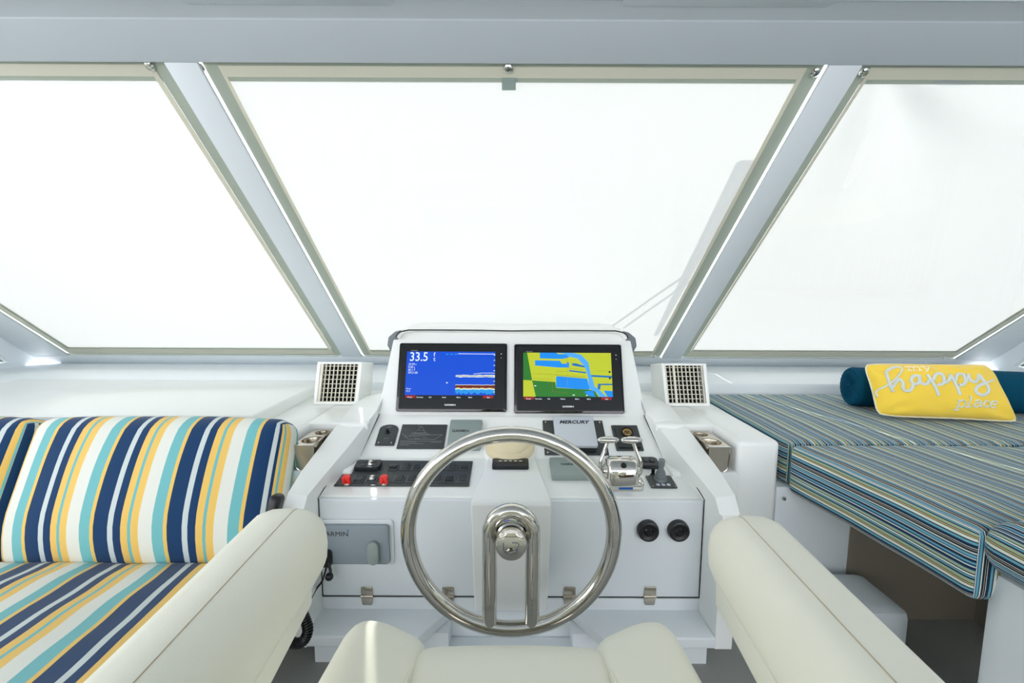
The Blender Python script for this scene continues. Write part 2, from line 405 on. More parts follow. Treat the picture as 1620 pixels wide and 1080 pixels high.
def inset(q, d):
    """shrink a convex quad in plane metres"""
    L = wdir.length; P = [Vector((x, t_ * L)) for x, t_ in q]; n = len(P); o = []
    for i in range(n):
        a_, b_, c_ = P[i - 1], P[i], P[(i + 1) % n]
        e1 = (b_ - a_).normalized(); e2 = (c_ - b_).normalized()
        n1 = Vector((-e1.y, e1.x)); n2 = Vector((-e2.y, e2.x))
        d1 = d[i - 1]; d2 = d[i]
        p1 = a_ + n1 * d1; p2 = b_ + n2 * d2
        den = e1.x * e2.y - e1.y * e2.x; s = ((p2.x - p1.x) * e2.y - (p2.y - p1.y) * e2.x) / den
        r = p1 + e1 * s; o.append((r.x, r.y / L))
    return o
def ringstrip(name, qo, qi, off, th, m, parent):
    V, Fc = [], []
    for o_ in (off, off + th):
        for q in (qo, qi):
            V += [W(x, t_, o_) for x, t_ in q]
    for i in range(4):
        j = (i + 1) % 4
        Fc += [(i, j, 4 + j, 4 + i), (8 + i, 12 + i, 12 + j, 8 + j), (i, 8 + i, 8 + j, j), (4 + i, 4 + j, 12 + j, 12 + i)]
    return mesh(name, V, Fc, m, parent, smooth=False)
def fastener(p, parent, n=None, r=0.0135):
    q = (-(n or wn)).to_track_quat('Z', 'Y').to_euler()
    f = lathe('fastener', [(0, .006), (r * .35, .006), (r * .45, .004), (r * .7, .0045), (r, .002), (r * 1.05, 0), (0, 0)], 'chrome', parent, 16, loc=p, rot=q)
    return f
def cover(q, label, fast, gaps, folds=()):
    root = thing('window_cover', label, 'window cover')
    # order of sides: bottom, right, top, left
    q0 = inset(q, [g for g in gaps[0]]); q1 = inset(q, gaps[1]); q2 = inset(q, gaps[2]); q3 = inset(q, gaps[3])
    nu, nv_ = 90, 70; V, Fc = [], []
    for j in range(nv_ + 1):
        for i in range(nu + 1):
            u, v = i / nu, j / nv_
            xb = q0[0][0] + (q0[1][0] - q0[0][0]) * u; xt_ = q0[3][0] + (q0[2][0] - q0[3][0]) * u
            tb = q0[0][1] + (q0[1][1] - q0[0][1]) * u; tt = q0[3][1] + (q0[2][1] - q0[3][1]) * u
            x = xb + (xt_ - xb) * v; t_ = tb + (tt - tb) * v
            e = min(u, 1 - u, v, 1 - v); f = min(1, e * 8)
            d = noise.noise(Vector((x * 2.2, t_ * 2.0, 3))) * .012
            for fx, ft, amp, fr_ in folds:
                rr = math.hypot(x - fx, (t_ - ft) * 1.6); an = math.atan2((t_ - ft) * 1.6, x - fx)
                d += amp * math.sin(an * fr_) * math.exp(-rr * 1.6) * min(1, rr * 5)
            V.append(W(x, t_, .030 + d * f))
    for j in range(nv_):
        for i in range(nu):
            a_ = j * (nu + 1) + i; Fc.append((a_, a_ + 1, a_ + nu + 2, a_ + nu + 1))
    mesh('sheet', V, Fc, 'cover', root)
    ringstrip('hem', q0, q2, .020, .0015, 'hem', root)
    ringstrip('binding_tape', q1, q3, .0175, .0015, 'tape', root)
    if folds is not None: pass
    for px, py in fast:
        h_ = hit(px, py, W(0, 0, .014), wn); fastener(h_, root)
    return root
g = .002
cover(QL, 'white mesh cover over the front window left of the helm', [(237, 105), (535, 563), (108, 560)],
      ([-.02, g, -.012, -.01], [.004, .050, .014, .010], [.060, .048, .062, .040], [.050, .066, .048, .028]))
cc = cover(QC, 'white mesh cover over the centre front window, pole shadow on it', [(316, 107), (1290, 115), (571, 562), (1034, 563), (804, 109)],
      ([-.02, g, -.012, g], [.004, .049, .016, .045], [.045, .047, .062, .043], [.035, .062, .048, .056]))
p = hit(805, 133, W(0, 0, .015), wn)
box('patch', (-.021, -.018, -.0008), (.021, .018, .0008), 'grey', cc, loc=p, rot=(wdir.to_track_quat('Y', 'Z')).to_euler())
cover(QR, 'white mesh cover over the front window right of the helm, creased top corner', [(1367, 115), (1072, 563), (1491, 566)],
      ([-.02, -.01, -.012, g], [.004, .010, .014, .040], [.060, .040, .062, .038], [.050, .028, .048, .050]), folds=[(1.10, 1.0, .050, 6)])
# unseen low wall added aft of the helm seat for brown reflections in the steel
M['brown'] = mat('added_wall_brown', (112, 88, 66), 0.6, mottle=.05)
struct(box('added_reflection_wall', (-XW, -1.62, FZ), (XW, -1.56, .50), 'brown'))
# unseen panel added aft of the right side window to darken that side
struct(box('side_light_blocker', (XW, -1.3, zsill), (XW + .05, 1.02, zc + .02), 'gelcool'))
# side covers
for s, wd in ((-1, 'left'), (1, 'right')):
    root = thing('side_window_cover', 'white cover strip at the %s edge, over the side window' % wd, 'window cover')
    X = s * (XW + .035)
    q = [(2.49, zsill + .035), (1.45, 1.69), (1.13, 1.69), (1.13, zsill + .035)]
    mesh('sheet', [(X, y, z) for y, z in q], [(0, 1, 2, 3)], 'cover', root, smooth=False)
    hexa('hem', [(X - s * .004, 2.49, zsill + .035), (X - s * .004, 1.45, 1.69), (X - s * .004, 1.38, 1.69), (X - s * .004, 2.38, zsill + .065), (X - s * .004, 1.15, zsill + .065), (X - s * .004, 1.15, zsill + .035)],
         [(X - s * .006, 2.49, zsill + .035), (X - s * .006, 1.45, 1.69), (X - s * .006, 1.38, 1.69), (X - s * .006, 2.38, zsill + .065), (X - s * .006, 1.15, zsill + .065), (X - s * .006, 1.15, zsill + .035)], 'hem', root, smooth=False)
    fastener((X - s * .012, 2.42, zsill + .055), root, Vector((s, 0, 0)), .014)

# shelves and counters beside the console
struct(box('trim_7', (-2.50, 1.607, FZ), (-.935, 2.27, ZS), 'gel', bevel=.012))                 # left shelf
def counter(s):
    c = thing('side_counter', 'white moulded counter %s of the console with a cup holder pocket' % ('left' if s < 0 else 'right'), 'counter')
    xo = .940 if s < 0 else .897
    def b(nm, x0, y0, z0, x1, y1, z1, bv):
        box(nm, (min(s * x0, s * x1), y0, z0), (max(s * x0, s * x1), y1, z1), 'gel' if s < 0 else 'gel', c, bevel=bv)
    b('counter_body', .757, 1.47, FZ, xo, 2.235, ZL, .016)
    b('rear_deck', .54, 1.665, FZ, .767, 2.235, ZL - .001, .008)
    b('pocket_floor', .54, 1.475, FZ, .764, 1.67, .445, .008)
    return c
cl_, cr2 = counter(-1), counter(1)
pp = at(1241, 789, 1.468); lathe('screw', [(0, .003), (.004, .003), (.006, 0), (0, 0)], 'steel', cr2, 14, loc=pp, rot=(R(90), 0, 0))

# ================================================================== HELM CONSOLE
YP = 1.35
ze = at(808, 788, YP).z
def slope_to(Y0, z0, ang, py):
    n = Vector((0, -math.sin(ang), math.cos(ang))); return hit(808, py, (0, Y0, z0), n)
AL, AU, AF = R(8.5), R(31), R(70)
k1 = slope_to(YP, ze, AL, 725); k2 = slope_to(k1.y, k1.z, AU, 657); k3 = slope_to(k2.y, k2.z, AF, 525)
FR = {'L': (Vector((0, YP, ze)), AL), 'U': (Vector((0, k1.y, k1.z)), AU), 'S': (Vector((0, k2.y, k2.z)), AF), 'P': (Vector((0, YP - .012, ze)), R(90)),
      'C': (Vector((0, 1.302, ze)), R(90))}
def on(f, px, py, h=0.0):
    o, a_ = FR[f]; n = Vector((0, -math.sin(a_), math.cos(a_))); y = Vector((0, math.cos(a_), math.sin(a_)))
    p = hit(px, py, o + n * h, n); return p
def rect(f, x0, y0, x1, y1):
    """world centre, width, height of an upright rectangle on a console face from its edges' middles"""
    o, a_ = FR[f]; yv = Vector((0, math.cos(a_), math.sin(a_)))
    cx, cy = (x0 + x1) / 2, (y0 + y1) / 2
    c = (on(f, cx, y0) + on(f, cx, y1)) / 2; c.x = (on(f, x0, cy).x + on(f, x1, cy).x) / 2
    return c, (on(f, x1, cy) - on(f, x0, cy)).length, (on(f, cx, y0) - on(f, cx, y1)).length, (a_, 0, 0)
con = thing('helm_console', 'white moulded helm console with twin screens, behind the steel wheel', 'console')
def HW(px, py, Y): return abs(at(px, py, Y).x)
w0 = .600; w1 = (HW(560, 727, k1.y) + HW(1050, 724, k1.y)) / 2; w2 = (HW(593, 655, k2.y) + HW(1019, 657, k2.y)) / 2; w3 = (HW(624, 527, k3.y) + HW(994, 531, k3.y)) / 2
zb = at(808, 941, YP).z; zlip = at(808, 960, YP).z
st = [(YP + .004, FZ, w0), (YP + .004, zb - .002, w0), (YP + .004, ze - .004, w0), (YP + .012, ze + .001, w0), (k1.y, k1.z, w1), (k2.y, k2.z, w2), (k3.y, k3.z, w3), (k3.y + .03, k3.z - .01, w3), (2.18, k3.z - .04, w3), (2.18, FZ, w0)]
hexa('console_body', [(-w_, y, z) for y, z, w_ in st], [(w_, y, z) for y, z, w_ in st], 'gel', con, bevel=.004, seg=2)
# front access panel, standing proud with a dark joint round it
box('front_panel', (-w0 + .006, YP - .012, zb + .003), (w0 - .006, YP + .002, ze - .0005), 'gelcool', con, bevel=.005)
tube('seam', [(-w0, YP - .008, zb), (w0, YP - .008, zb)], .0016, 'seam', con, 6)
box('lip', (-w0, YP - .010, zlip - .01), (w0, YP + .02, zb - .003), 'gelcool', con, bevel=.003)
# centre pillar and raised binnacle
cp = [(1.302, zb - .02, .112), (1.302, ze + .002, .122), (1.318, ze + .012, .122), (k1.y, k1.z + .012, .082), (k1.y + .06, k1.z + .045, .066), (k1.y + .06, k1.z + .0, .066), (k1.y, k1.z - .02, .09), (1.40, ze - .02, .125), (1.40, zb - .02, .115)]
hexa('centre_pillar', [(-w_, y, z) for y, z, w_ in cp], [(w_, y, z) for y, z, w_ in cp], 'gel', con, bevel=.006)
# wings
RW = [at(1138, 814, 1.225), at(1131, 787, 1.262), at(1110, 760, 1.38), at(1071, 713, 1.545), at(1022, 650, 1.76), at(1011, 622, 1.84)]
OW = [at(1171, 814, 1.225), at(1163, 783, 1.262), at(1141, 747, 1.385), at(1097, 688, 1.60), at(1062, 643, 1.81), at(1040, 629, 1.97)]
SW = [Vector((w0 - .003, 1.225, .0)), Vector((w0 - .003, 1.262, .2)), at(1098, 763, 1.42), at(1050, 725, k1.y), at(1019, 657, k2.y), at(1008, 612, 1.80)]
for s in (-1, 1):
    V, Fc = [], []
    zf = at(1150, 1027, 1.225).z
    for i in range(6):
        r_, o_, q_ = RW[i], OW[i], SW[i]
        inx = q_.x - (0.0 if i == 0 else 0.0)
        inz = zf if i == 0 else q_.z - .03
        V += [(s * inx, r_.y, zf), (s * inx, r_.y, (r_.z - .004) if i < 2 else q_.z), (s * r_.x, r_.y, r_.z), (s * o_.x, o_.y, o_.z), (s * o_.x, o_.y, zf)]
    for i in range(5):
        for q in range(5):
            Fc.append((i * 5 + q, i * 5 + (q + 1) % 5, (i + 1) * 5 + (q + 1) % 5, (i + 1) * 5 + q))
    Fc += [(0, 1, 2, 3, 4), (25, 26, 27, 28, 29)]
    mesh('side_wing', V, Fc, 'gel', con, bevel=.014, seg=4, minang=34)
    tube('seam', [(s * (p.x - .003), p.y - .004, p.z + .003) for p in ([Vector((w0 - .003, YP - .008, zb)), Vector((w0 - .003, YP - .008, ze + .001))] + SW[2:5])], .0017, 'seam', con, 6)
    # foot rest block
    xi0 = abs(at(714, 960, YP).x); xi1 = abs(at(662, 1020, 1.22).x); zt = zlip; zq = zlip - .035
    pl = [(s * .599, YP + .03), (s * xi0, YP + .03), (s * xi0, YP - .01), (s * xi1, 1.222), (s * .599, 1.222)]
    hexa('foot_rest', [(x, y, zq) for x, y in pl], [(x, y, zt) for x, y in pl], 'gelcool', con, bevel=.006)
    box('toe_kick', (min(s * (xi0 + .0), s * .60), 1.28, FZ), (max(s * xi0, s * .60), 1.36, zq), 'gelcool', con)
box('plinth', (-xi0 - .02, 1.345, FZ), (xi0 + .02, 1.40, zlip), 'gelcool', con)
box('foot_well', (-.235, 1.12, FZ), (.235, 1.344, -.048), 'gelcool', con, bevel=.006)
# hood: white shell over the screens, dark rubber cheeks at each end
def hood_prof(Y, rise, grow):
    pts = [(630, 531), (632, 526), (637, 522), (650, 519.5), (700, 519.5), (760, 520), (808, 521)]
    o = [at(px, py, k3.y) for px, py in pts]
    L = [Vector((p.x * grow, Y, p.z + rise)) for p in o]
    return L + [Vector((-p.x, p.y, p.z)) for p in reversed(L[:-1])]
ringf = hood_prof(k3.y - .035, -.002, 1.0); zt2 = at(808, 511, 2.1).z - at(808, 521, k3.y).z; ring2 = hood_prof(k3.y + .01, .006, 1.0); ring3 = hood_prof(2.1, zt2, .99); ring4 = hood_prof(2.2, -.03, .95)
V, Fc = [], []
for rg in (ringf, ring2, ring3, ring4):
    V += rg
n = len(ringf)
inner = [Vector((p.x * .975, p.y + .004, p.z - .008)) for p in ringf]; inner2 = [Vector((p.x * .965, p.y - .03, p.z - .012)) for p in ring4]
V += inner + inner2
for a_, b_ in ((0, 1), (1, 2), (2, 3), (4, 0), (3, 5), (5, 4)):
    for i in range(n - 1): Fc.append((a_ * n + i, a_ * n + i + 1, b_ * n + i + 1, b_ * n + i))
hd = mesh('hood', V, Fc, 'gel', con)
tube('hood_edge', [p + Vector((0, -.002, -.001)) for p in ringf], .0028, 'seam', con, 8)
for s in (-1, 1):
    ck = [(617, 555), (612, 546), (614, 533), (625, 524), (640, 522), (634, 532), (627, 545), (621, 556)]
    c0 = [at(px, py, k3.y - .012) for px, py in ck]
    hexa('rubber_cheek', [(-s * p.x, p.y, p.z) for p in c0], [(-s * p.x * .97, p.y + .16, p.z) for p in c0], 'rub', con, bevel=.008)
# hinges along the foot of the front panel
for px in (581, 709, 901, 1028):
    py = 942; c = on('P', px, py)
    h = bpy.data.objects.new('hinge', None); COL.objects.link(h); h.parent = con; h.location = c; h.rotation_euler = (R(90), 0, 0)
    prism('leaf', [(-.019, .003), (.019, .003), (.0185, .028), (.016, .031), (-.016, .031), (-.0185, .028)], 0, .004, 'steel', h, bevel=.001)
    prism('leaf', [(-.019, -.003), (.019, -.003), (.016, -.027), (.013, -.030), (-.013, -.030), (-.016, -.027)], -.001, .003, 'steel', h, bevel=.001)
    tube('hinge_pin', [(-.020, 0, .003), (.020, 0, .003)], .0042, 'steel', h, 10)

# ================================================================== CHART SCREENS
def screen(px, rightmost):
    c, w_, h_, rot = rect('S', *px)
    lab = 'black glass helm display, %s' % ('right one, showing a yellow and blue harbour chart' if rightmost else 'left one, showing a blue depth sounder picture reading 33.5')
    r_ = thing('chart_display', lab, 'screen', c, rot)
    prism('bezel', rrect(w_, h_, .008), 0, .012, 'gloss', r_, bevel=.002)
    prism('inner_rim', rrect(w_ * .955, h_ * .93, .006), .012, .0135, 'black', r_, bevel=.0005)
    prism('front_glass', rrect(w_ * .945, h_ * .91, .006), .0135, .0142, 'gloss', r_)
    # display area in unit coordinates
    W_, H_ = w_ * .815, h_ * .70; ox, oy = (-.008 if not rightmost else -.004), .006
    Z = .0144
    def U(x, y, k=0): return (ox + (x - .5) * W_, oy + (y - .5) * H_, Z + k * .00008)
    me = bpy.data.meshes.new('display_picture'); V, Fc, mi = [], [], []; mats = []
    def poly(pts, m_, k):
        o_ = len(V); V.extend(U(x, y, k) for x, y in pts); Fc.append(tuple(range(o_, o_ + len(pts))))
        if m_ not in mats: mats.append(m_)
        mi.append(mats.index(m_))
    def line(pts, wd, m_, k):
        for (x0, y0), (x1, y1) in zip(pts, pts[1:]):
            dx, dy = (x1 - x0) * W_, (y1 - y0) * H_; l = math.hypot(dx, dy) or 1; nx, ny = -dy / l * wd / W_, dx / l * wd / H_
            poly([(x0 + nx, y0 + ny), (x1 + nx, y1 + ny), (x1 - nx, y1 - ny), (x0 - nx, y0 - ny)], m_, k)
    if not rightmost:
        poly([(0, .09), (1, .09), (1, 1), (0, 1)], 'blue', 0)
        line([(.58, .955), (1, .95)], .0012, 'white', 2)
        for x in (.44, .49, .54): line([(x, .945), (x + .03, .945)], .002, 'cyan', 1)
        rnd = random.Random(2)
        top = [(.56 + i * .022, .462 + rnd.uniform(-.006, .006)) for i in range(21)]; bot = [(.56 + i * .022, .508 + rnd.uniform(-.006, .006)) for i in range(21)]
        poly(top + bot[::-1], 'white', 1); line([(.57, .485), (1, .485)], .0011, 'red', 2); line([(.6, .49), (1, .492)], .0005, 'yellowline', 3)
        line([(.76, .53), (.86, .55), (1, .55)], .0009, 'white', 2)
        top = [(.56 + i * .022, .225 + rnd.uniform(-.012, .012)) for i in range(21)]; bot = [(.56 + i * .022, .30 + rnd.uniform(-.006, .004)) for i in range(21)]
        low = [(.56 + i * .022, .13 + rnd.uniform(-.03, .03)) for i in range(21)]
        poly(low + top[::-1], 'cyan', 1); poly([(x, y - .02) for x, y in top] + [(x, y + .008) for x, y in bot[::-1]], 'white', 2)
        poly([(x, y - .004) for x, y in top] + bot[::-1], 'yellowline', 3); poly([(x, y + .012) for x, y in top] + [(x, y - .004) for x, y in bot[::-1]], 'red', 4)
        for i in range(8): line([(.985, .16 + i * .11), (1, .16 + i * .11)], .0014, 'white', 3)
        line([(.455, .345), (.475, .345)], .0022, 'white', 3)
    else:
        poly([(0, .09), (1, .09), (1, 1), (0, 1)], 'land', 0)
        poly([(0, 1), (.045, 1), (.10, .42), (0, .43)], 'park', 1)
        poly([(.10, .42), (.36, .39), (.37, .27), (.72, .24), (.80, .22), (.84, .09), (.14, .09)], 'park', 1)
        poly([(.19, 1), (.38, 1), (.40, .97), (.47, .97), (.52, 1), (.52, .90), (.44, .87), (.19, .88)], 'water', 2)
        poly([(.135, .84), (.43, .83), (.44, .80), (.52, .80), (.52, .69), (.40, .69), (.135, .73)], 'water', 2)
        poly([(.45, .88), (.50, .84), (.49, .77), (.44, .77), (.42, .82)], 'land', 3)
        poly([(.39, 1), (.56, 1), (.66, .96), (.74, .80), (.76, .56), (.78, .46), (.80, .30), (.86, .22), (.93, .09), (.85, .09), (.82, .18), (.74, .26), (.73, .50), (.70, .70), (.62, .88), (.52, .92), (.48, .98)], 'channel', 4)
        poly([(.55, .78), (.60, .78), (.70, .72), (.70, .69), (.56, .73)], 'canal', 3)
        poly([(.52, .64), (.71, .60), (.71, .57), (.52, .61)], 'canal', 3)
        poly([(.76, .54), (1, .52), (1, .48), (.77, .50)], 'canal', 3)
        poly([(.37, .49), (.39, .51), (.72, .46), (.745, .24), (.60, .25), (.37, .28)], 'water', 3)
        poly([(.68, .20), (.78, .22), (.80, .09), (.72, .12)], 'water', 3)
        poly([(.84, .36), (1, .36), (1, .33), (.87, .33), (.86, .24), (.83, .24)], 'canal', 3)
        poly([(.90, .22), (1, .21), (1, .09), (.94, .09)], 'water', 3)
        for pts in ([(.10, .56), (.32, .55), (.70, .50)], [(.36, .61), (.52, .60)], [(.10, .46), (.32, .44)], [(.52, .68), (.69, .64)], [(.84, .62), (1, .62)], [(.35, .53), (.71, .48)]):
            line(pts, .0004, 'line', 5)
        for pts in ([(.32, .55), (.33, .20), (.50, .16)], [(.50, .98), (.50, .30)], [(.28, .54), (.28, .32)], [(.84, .40), (.83, .30), (.97, .40)]):
            line(pts, .0003, 'redline', 5)
        rnd = random.Random(5)
        for x in (.43, .46, .54, .58, .62):
            for i in range(6): line([(x, .30 + i * .03), (x + .012, .30 + i * .03)], .0005, 'canal', 5)
        line([(.125, .31), (.145, .31)], .002, 'white', 6); line([(.55, .125), (.575, .125)], .0016, 'white', 6); line([(.70, .12), (.72, .12)], .0016, 'white', 6)
        line([(.965, .60), (.985, .60)], .0035, 'bar', 6); line([(.965, .47), (.985, .47)], .0035, 'bar', 6)
    poly([(0, 0), (1, 0), (1, .09), (0, .09)], 'bar', 0)
    poly([(.01, .03), (.12, .03), (.12, .085), (.01, .085)], 'redbar', 1); poly([(.87, .03), (.985, .03), (.985, .085), (.87, .085)], 'redbar', 1)
    me.from_pydata(V, [], Fc)
    for q in mats: me.materials.append(SCR[q])
    for i, q in enumerate(mi): me.polygons[i].material_index = q
    pic = link('display_picture', me, None, r_, smooth=False)
    for x, wd in ((.06, 'Power'), (.17, 'Favorites'), (.285, 'Info'), (.44, 'Sonar' if not rightmost else 'Charts'), (.60, 'Menu'), (.73, 'Mark'), (.93, 'Exit')):
        X, Y_, _ = U(x, .045); text(wd, .0072, SCR['white'], r_, (X, Y_, Z + .0004), depth=.00005, bold=.0001)
    text('GARMIN', .0095, 'white', r_, (-.005, -h_ * .405, Z + .0002), depth=.0001, bold=.0003, sx=1.25)
    text('GPSMAP', .006, 'print', r_, (-w_ * .36, h_ * .385, Z + .0002), depth=.0001, sx=1.2)
    for i in range(2): prism('sensor_dot', rrect(.004, .004, .0018, 2, w_ * .445, h_ * (.34 - .06 * i)), Z, Z + .0003, 'white' if i == 0 else 'print', r_)
    if not rightmost:
        X, Y_, _ = U(.03, .90); text('33.5', .052, SCR['white'], r_, (X, Y_ - .004, Z + .0006), depth=.00005, bold=.0004, align='LEFT', sx=.86)
        text('f', .026, SCR['white'], r_, (X + .098, Y_ + .006, Z + .0006), depth=.00005, align='LEFT'); text('t', .026, SCR['white'], r_, (X + .098, Y_ - .012, Z + .0006), depth=.00005, align='LEFT')
        for i, q in enumerate(('25.99 t', '0.00 t', '80.1 F', '09:21:08')): text(q, .0125, SCR['white'], r_, (X - .002, Y_ - .034 - i * .0115, Z + .0006), depth=.00005, align='LEFT', sx=.9)
        X, Y_, _ = U(.01, .22); text('Water', .008, SCR['white'], r_, (X, Y_, Z + .0006), depth=.00005, align='LEFT'); text('73.2', .010, SCR['white'], r_, (X, Y_ - .010, Z + .0006), depth=.00005, align='LEFT')
    return r_
screen((630.2, 543.8, 802.1, 651.5), False)
screen((813.3, 545.5, 984.5, 654.3), True)

# ================================================================== THINGS ON THE DASH
def dash(name, f, px, label, cat, group=None):
    c, w_, h_, rot = rect(f, *px); return thing(name, label, cat, c, rot, group), w_, h_
# spotlight joystick, arched black plate
o, w_, h_ = dash('spotlight_control', 'U', (598, 673, 628, 705), 'small black arched control plate with a tiny joystick, left of the engraved plaque', 'control')
pts = [(-w_ / 2, -h_ / 2), (w_ / 2, -h_ / 2), (w_ / 2, h_ * .28)] + [(w_ / 2 * math.cos(R(a_)), h_ * .28 + h_ * .22 * math.sin(R(a_))) for a_ in (20, 45, 70, 90, 110, 135, 160)] + [(-w_ / 2, h_ * .28)]
prism('plate', pts, 0, .006, 'dark', o, bevel=.0015)
lathe('joystick_knob', [(0, .026), (.004, .026), (.0055, .022), (.0045, .016), (.007, .008), (.009, .006), (0, .006)], 'black', o, 16, loc=(0, h_ * .08, 0))
for sx in (-1, 1):
    for sy in (-.40,): lathe('screw', [(0, .0075), (.0028, .0072), (.0034, .006), (0, .006)], 'steel', o, 10, loc=(sx * w_ * .33, sy * h_, 0))
text('LIGHT', .006, 'print', o, (0, h_ * .36, .0062)); text('OFF  ON', .005, 'print', o, (0, -h_ * .2, .0062))
# engraved plaque
o, w_, h_ = dash('engraved_plaque', 'U', (632, 672.5, 705, 710), 'dark grey plaque engraved with a yacht drawing, above the switch panel', 'plaque')
prism('plate', rrect(w_, h_, .002), 0, .004, 'dark', o, bevel=.0008)
def L2(pts): return [(x * w_ / 2, y * h_ / 2, .0042) for x, y in pts]
tubes('engraving', [L2(p) for p in ([(-.75, -.02), (-.6, -.25), (.55, -.28), (.85, .12)], [(-.75, -.02), (-.2, .0), (.3, .1), (.85, .12)], [(-.55, 0), (-.5, .28), (.1, .3), (.3, .1)], [(-.35, .3), (-.3, .5), (0, .5), (.1, .3)],
      [(-.2, .5), (-.25, .72), (-.05, .72), (0, .5)], [(-.15, .72), (-.28, .95)], [(-.15, .72), (-.1, .92)], [(-.5, .1), (.25, .15)], [(-.45, .2), (.1, .22)], [(-.9, -.42), (.9, -.42)], [(-.9, -.5), (-.2, -.5)], [(.4, -.5), (.85, -.5)],
      [(-.9, -.62), (.1, -.62)], [(-.9, -.74), (-.5, -.74)], [(-.3, -.1), (-.3, -.2), (-.1, -.2)], [(0, -.12), (.2, -.12), (.2, -.2)], [(-.9, .2), (-.75, -.02)])], .0005, 'print', o, 4)
# grey-green snap covers
def snapcover(px, f, label, th, txt_rot, tx, ty, sz):
    o, w_, h_ = dash('instrument_cover', f, px, label, 'instrument cover')
    prism('shell', rrect(w_, h_, .007), 0, th, 'grey', o, bevel=.003)
    text('GARMIN', sz, 'ink', o, (tx, ty, th + .0001), rot=(0, 0, txt_rot), bold=.0003)
    return o
snapcover((710, 668, 762, 713), 'U', 'grey-green square instrument cover beside the plaque, partly behind the wheel rim', .016, 0, -.018, .012, .017)
snapcover((871, 731, 934, 760), 'L', 'grey-green flat instrument cover lettered upside down, left of the chrome throttle', .020, math.pi, 0, .012, .017)
# engine display with silver lid
o, w_, h_ = dash('engine_display', 'U', (860, 666, 958, 720), 'engine display with silver lettered lid on a charcoal mounting plate', 'display')
prism('mounting_plate', rrect(w_, h_, .002), 0, .004, 'dark', o, bevel=.001)
prism('display_body', rrect(w_ * .62, h_ * .92, .006, cx=-.000, cy=.002), .004, .016, 'black', o, bevel=.002)
prism('lid', rrect(w_ * .66, h_ * .86, .007, cx=.0, cy=.008), .016, .030, 'lid', o, bevel=.003)
text('MERCURY', .022, 'ink', o, (0, h_ * .30, .0302), shear=.25, bold=.0008, sx=1.12)
for sx in (-1, 1):
    for sy in (-1, 1): lathe('screw', [(0, .0062), (.003, .006), (.0042, .004), (0, .004)], 'steel', o, 12, loc=(sx * w_ * .45, sy * h_ * .44, 0))
# round emblem socket on black square
o, w_, h_ = dash('emblem_plate', 'U', (971, 674, 1013, 713), 'black square plate with a round gold emblem, behind the throttle handles', 'plate')
prism('plate', rrect(w_, h_, .003), 0, .005, 'dark', o, bevel=.001)
prism('inner_frame', rrect(w_ * .82, h_ * .86, .003), .005, .012, 'sw', o, bevel=.002)
lathe('socket', [(0, .014), (.018, .014), (.020, .019), (.023, .019), (.024, .012), (0, .012)], 'black', o, 28, loc=(.002, h_ * .14, 0))
lathe('emblem', [(.013, .0145), (.0135, .016), (.0155, .016), (.016, .0145)], 'gold', o, 28, loc=(.002, h_ * .14, 0))
tubes('emblem_strokes', [[(-.011, .005, .0155), (-.006, -.006, .0155), (0, .004, .0155), (.006, -.006, .0155), (.011, .005, .0155)], [(-.008, .008, .0155), (.008, .008, .0155)], [(-.007, -.010, .0155), (.007, -.010, .0155)]], .0009, 'gold', o, 6, loc=(.002, h_ * .14, 0))
# compass under its beige cover
c = on('U', 807, 712)
o = thing('compass', 'round beige capped compass on the dash, seen through the top of the wheel', 'compass', c + Vector((0, .0, .002)), (R(20), 0, 0))
lathe('base_ring', [(0, .012), (.094, .012), (.098, .004), (.098, -.02), (0, -.02)], 'gel', o, 40)
lathe('cap', [(0, .062), (.04, .061), (.062, .056), (.070, .050), (.074, .040), (.086, .034), (.090, .026), (.090, .012), (0, .012)], 'beige', o, 40)
# small digital read-out
o, w_, h_ = dash('digital_readout', 'L', (779, 735, 836, 748), 'slim black read-out bar with a row of lit marks, under the compass', 'display')
o.location += Vector((0, -.004, .013))
prism('housing', rrect(w_, h_, .006), 0, .014, 'black', o, bevel=.003)
prism('window', rrect(w_ * .8, h_ * .42, .002, cy=h_ * .12), .014, .0146, 'gloss', o)
for i in range(5): prism('digit_mark', rrect(.011, .004, .001, 2, -w_ * .28 + i * w_ * .14, h_ * .13), .0146, .0149, 'white', o)

# ---- switch panel
o, w_, h_ = dash('switch_panel', 'L', (543.7, 730, 745, 769.5), 'long charcoal panel of black rocker switches with two red knobs', 'switch panel')
oc = o.location.copy(); inv = (Matrix.Translation(oc) @ Matrix.Rotation(AL, 4, 'X')).inverted()
cs = [on('L', 527.8, 769.3), on('L', 742, 769.8), on('L', 748, 730.5), on('L', 560, 729)]
lc = [inv @ q for q in cs]
hexa('plate', [(q.x, q.y, 0) for q in lc], [(q.x, q.y, .004) for q in lc], 'dark', o, bevel=.001)
def sw(px, py, ww=.033, hh=.036, up=True, tall=0):
    q = inv @ on('L', px, py, .004)
    s_ = prism('switch', rrect(ww, hh, .003, 3), .004, .0075, 'bezel', o, bevel=.001, loc=(q.x, q.y, 0))
    z0, z1 = (.0135, .0095) if up else (.0095, .0135)
    a_ = ww * .40; b_ = hh * .42
    hexa('rocker', [(-a_, -b_, .007), (a_, -b_, .007), (a_, b_, .007), (-a_, b_, .007)], [(-a_ * .9, -b_ * .92, z0 + tall), (a_ * .9, -b_ * .92, z0 + tall), (a_ * .9, b_ * .92, z1), (-a_ * .9, b_ * .92, z1)], 'sw', s_, bevel=.002)
    return s_
for i in range(7): sw(622.6 + i * 18.67, 739.5, up=(i % 2 == 0), tall=.004 if i == 0 else 0)
for px in (568, 589, 631.5, 651.5, 671.5, 691, 711, 732): sw(px, 758.5, .035, .040, up=px in (568, 589, 711), tall=.004 if px == 711 else 0)
q = inv @ on('L', 583, 739, .004)
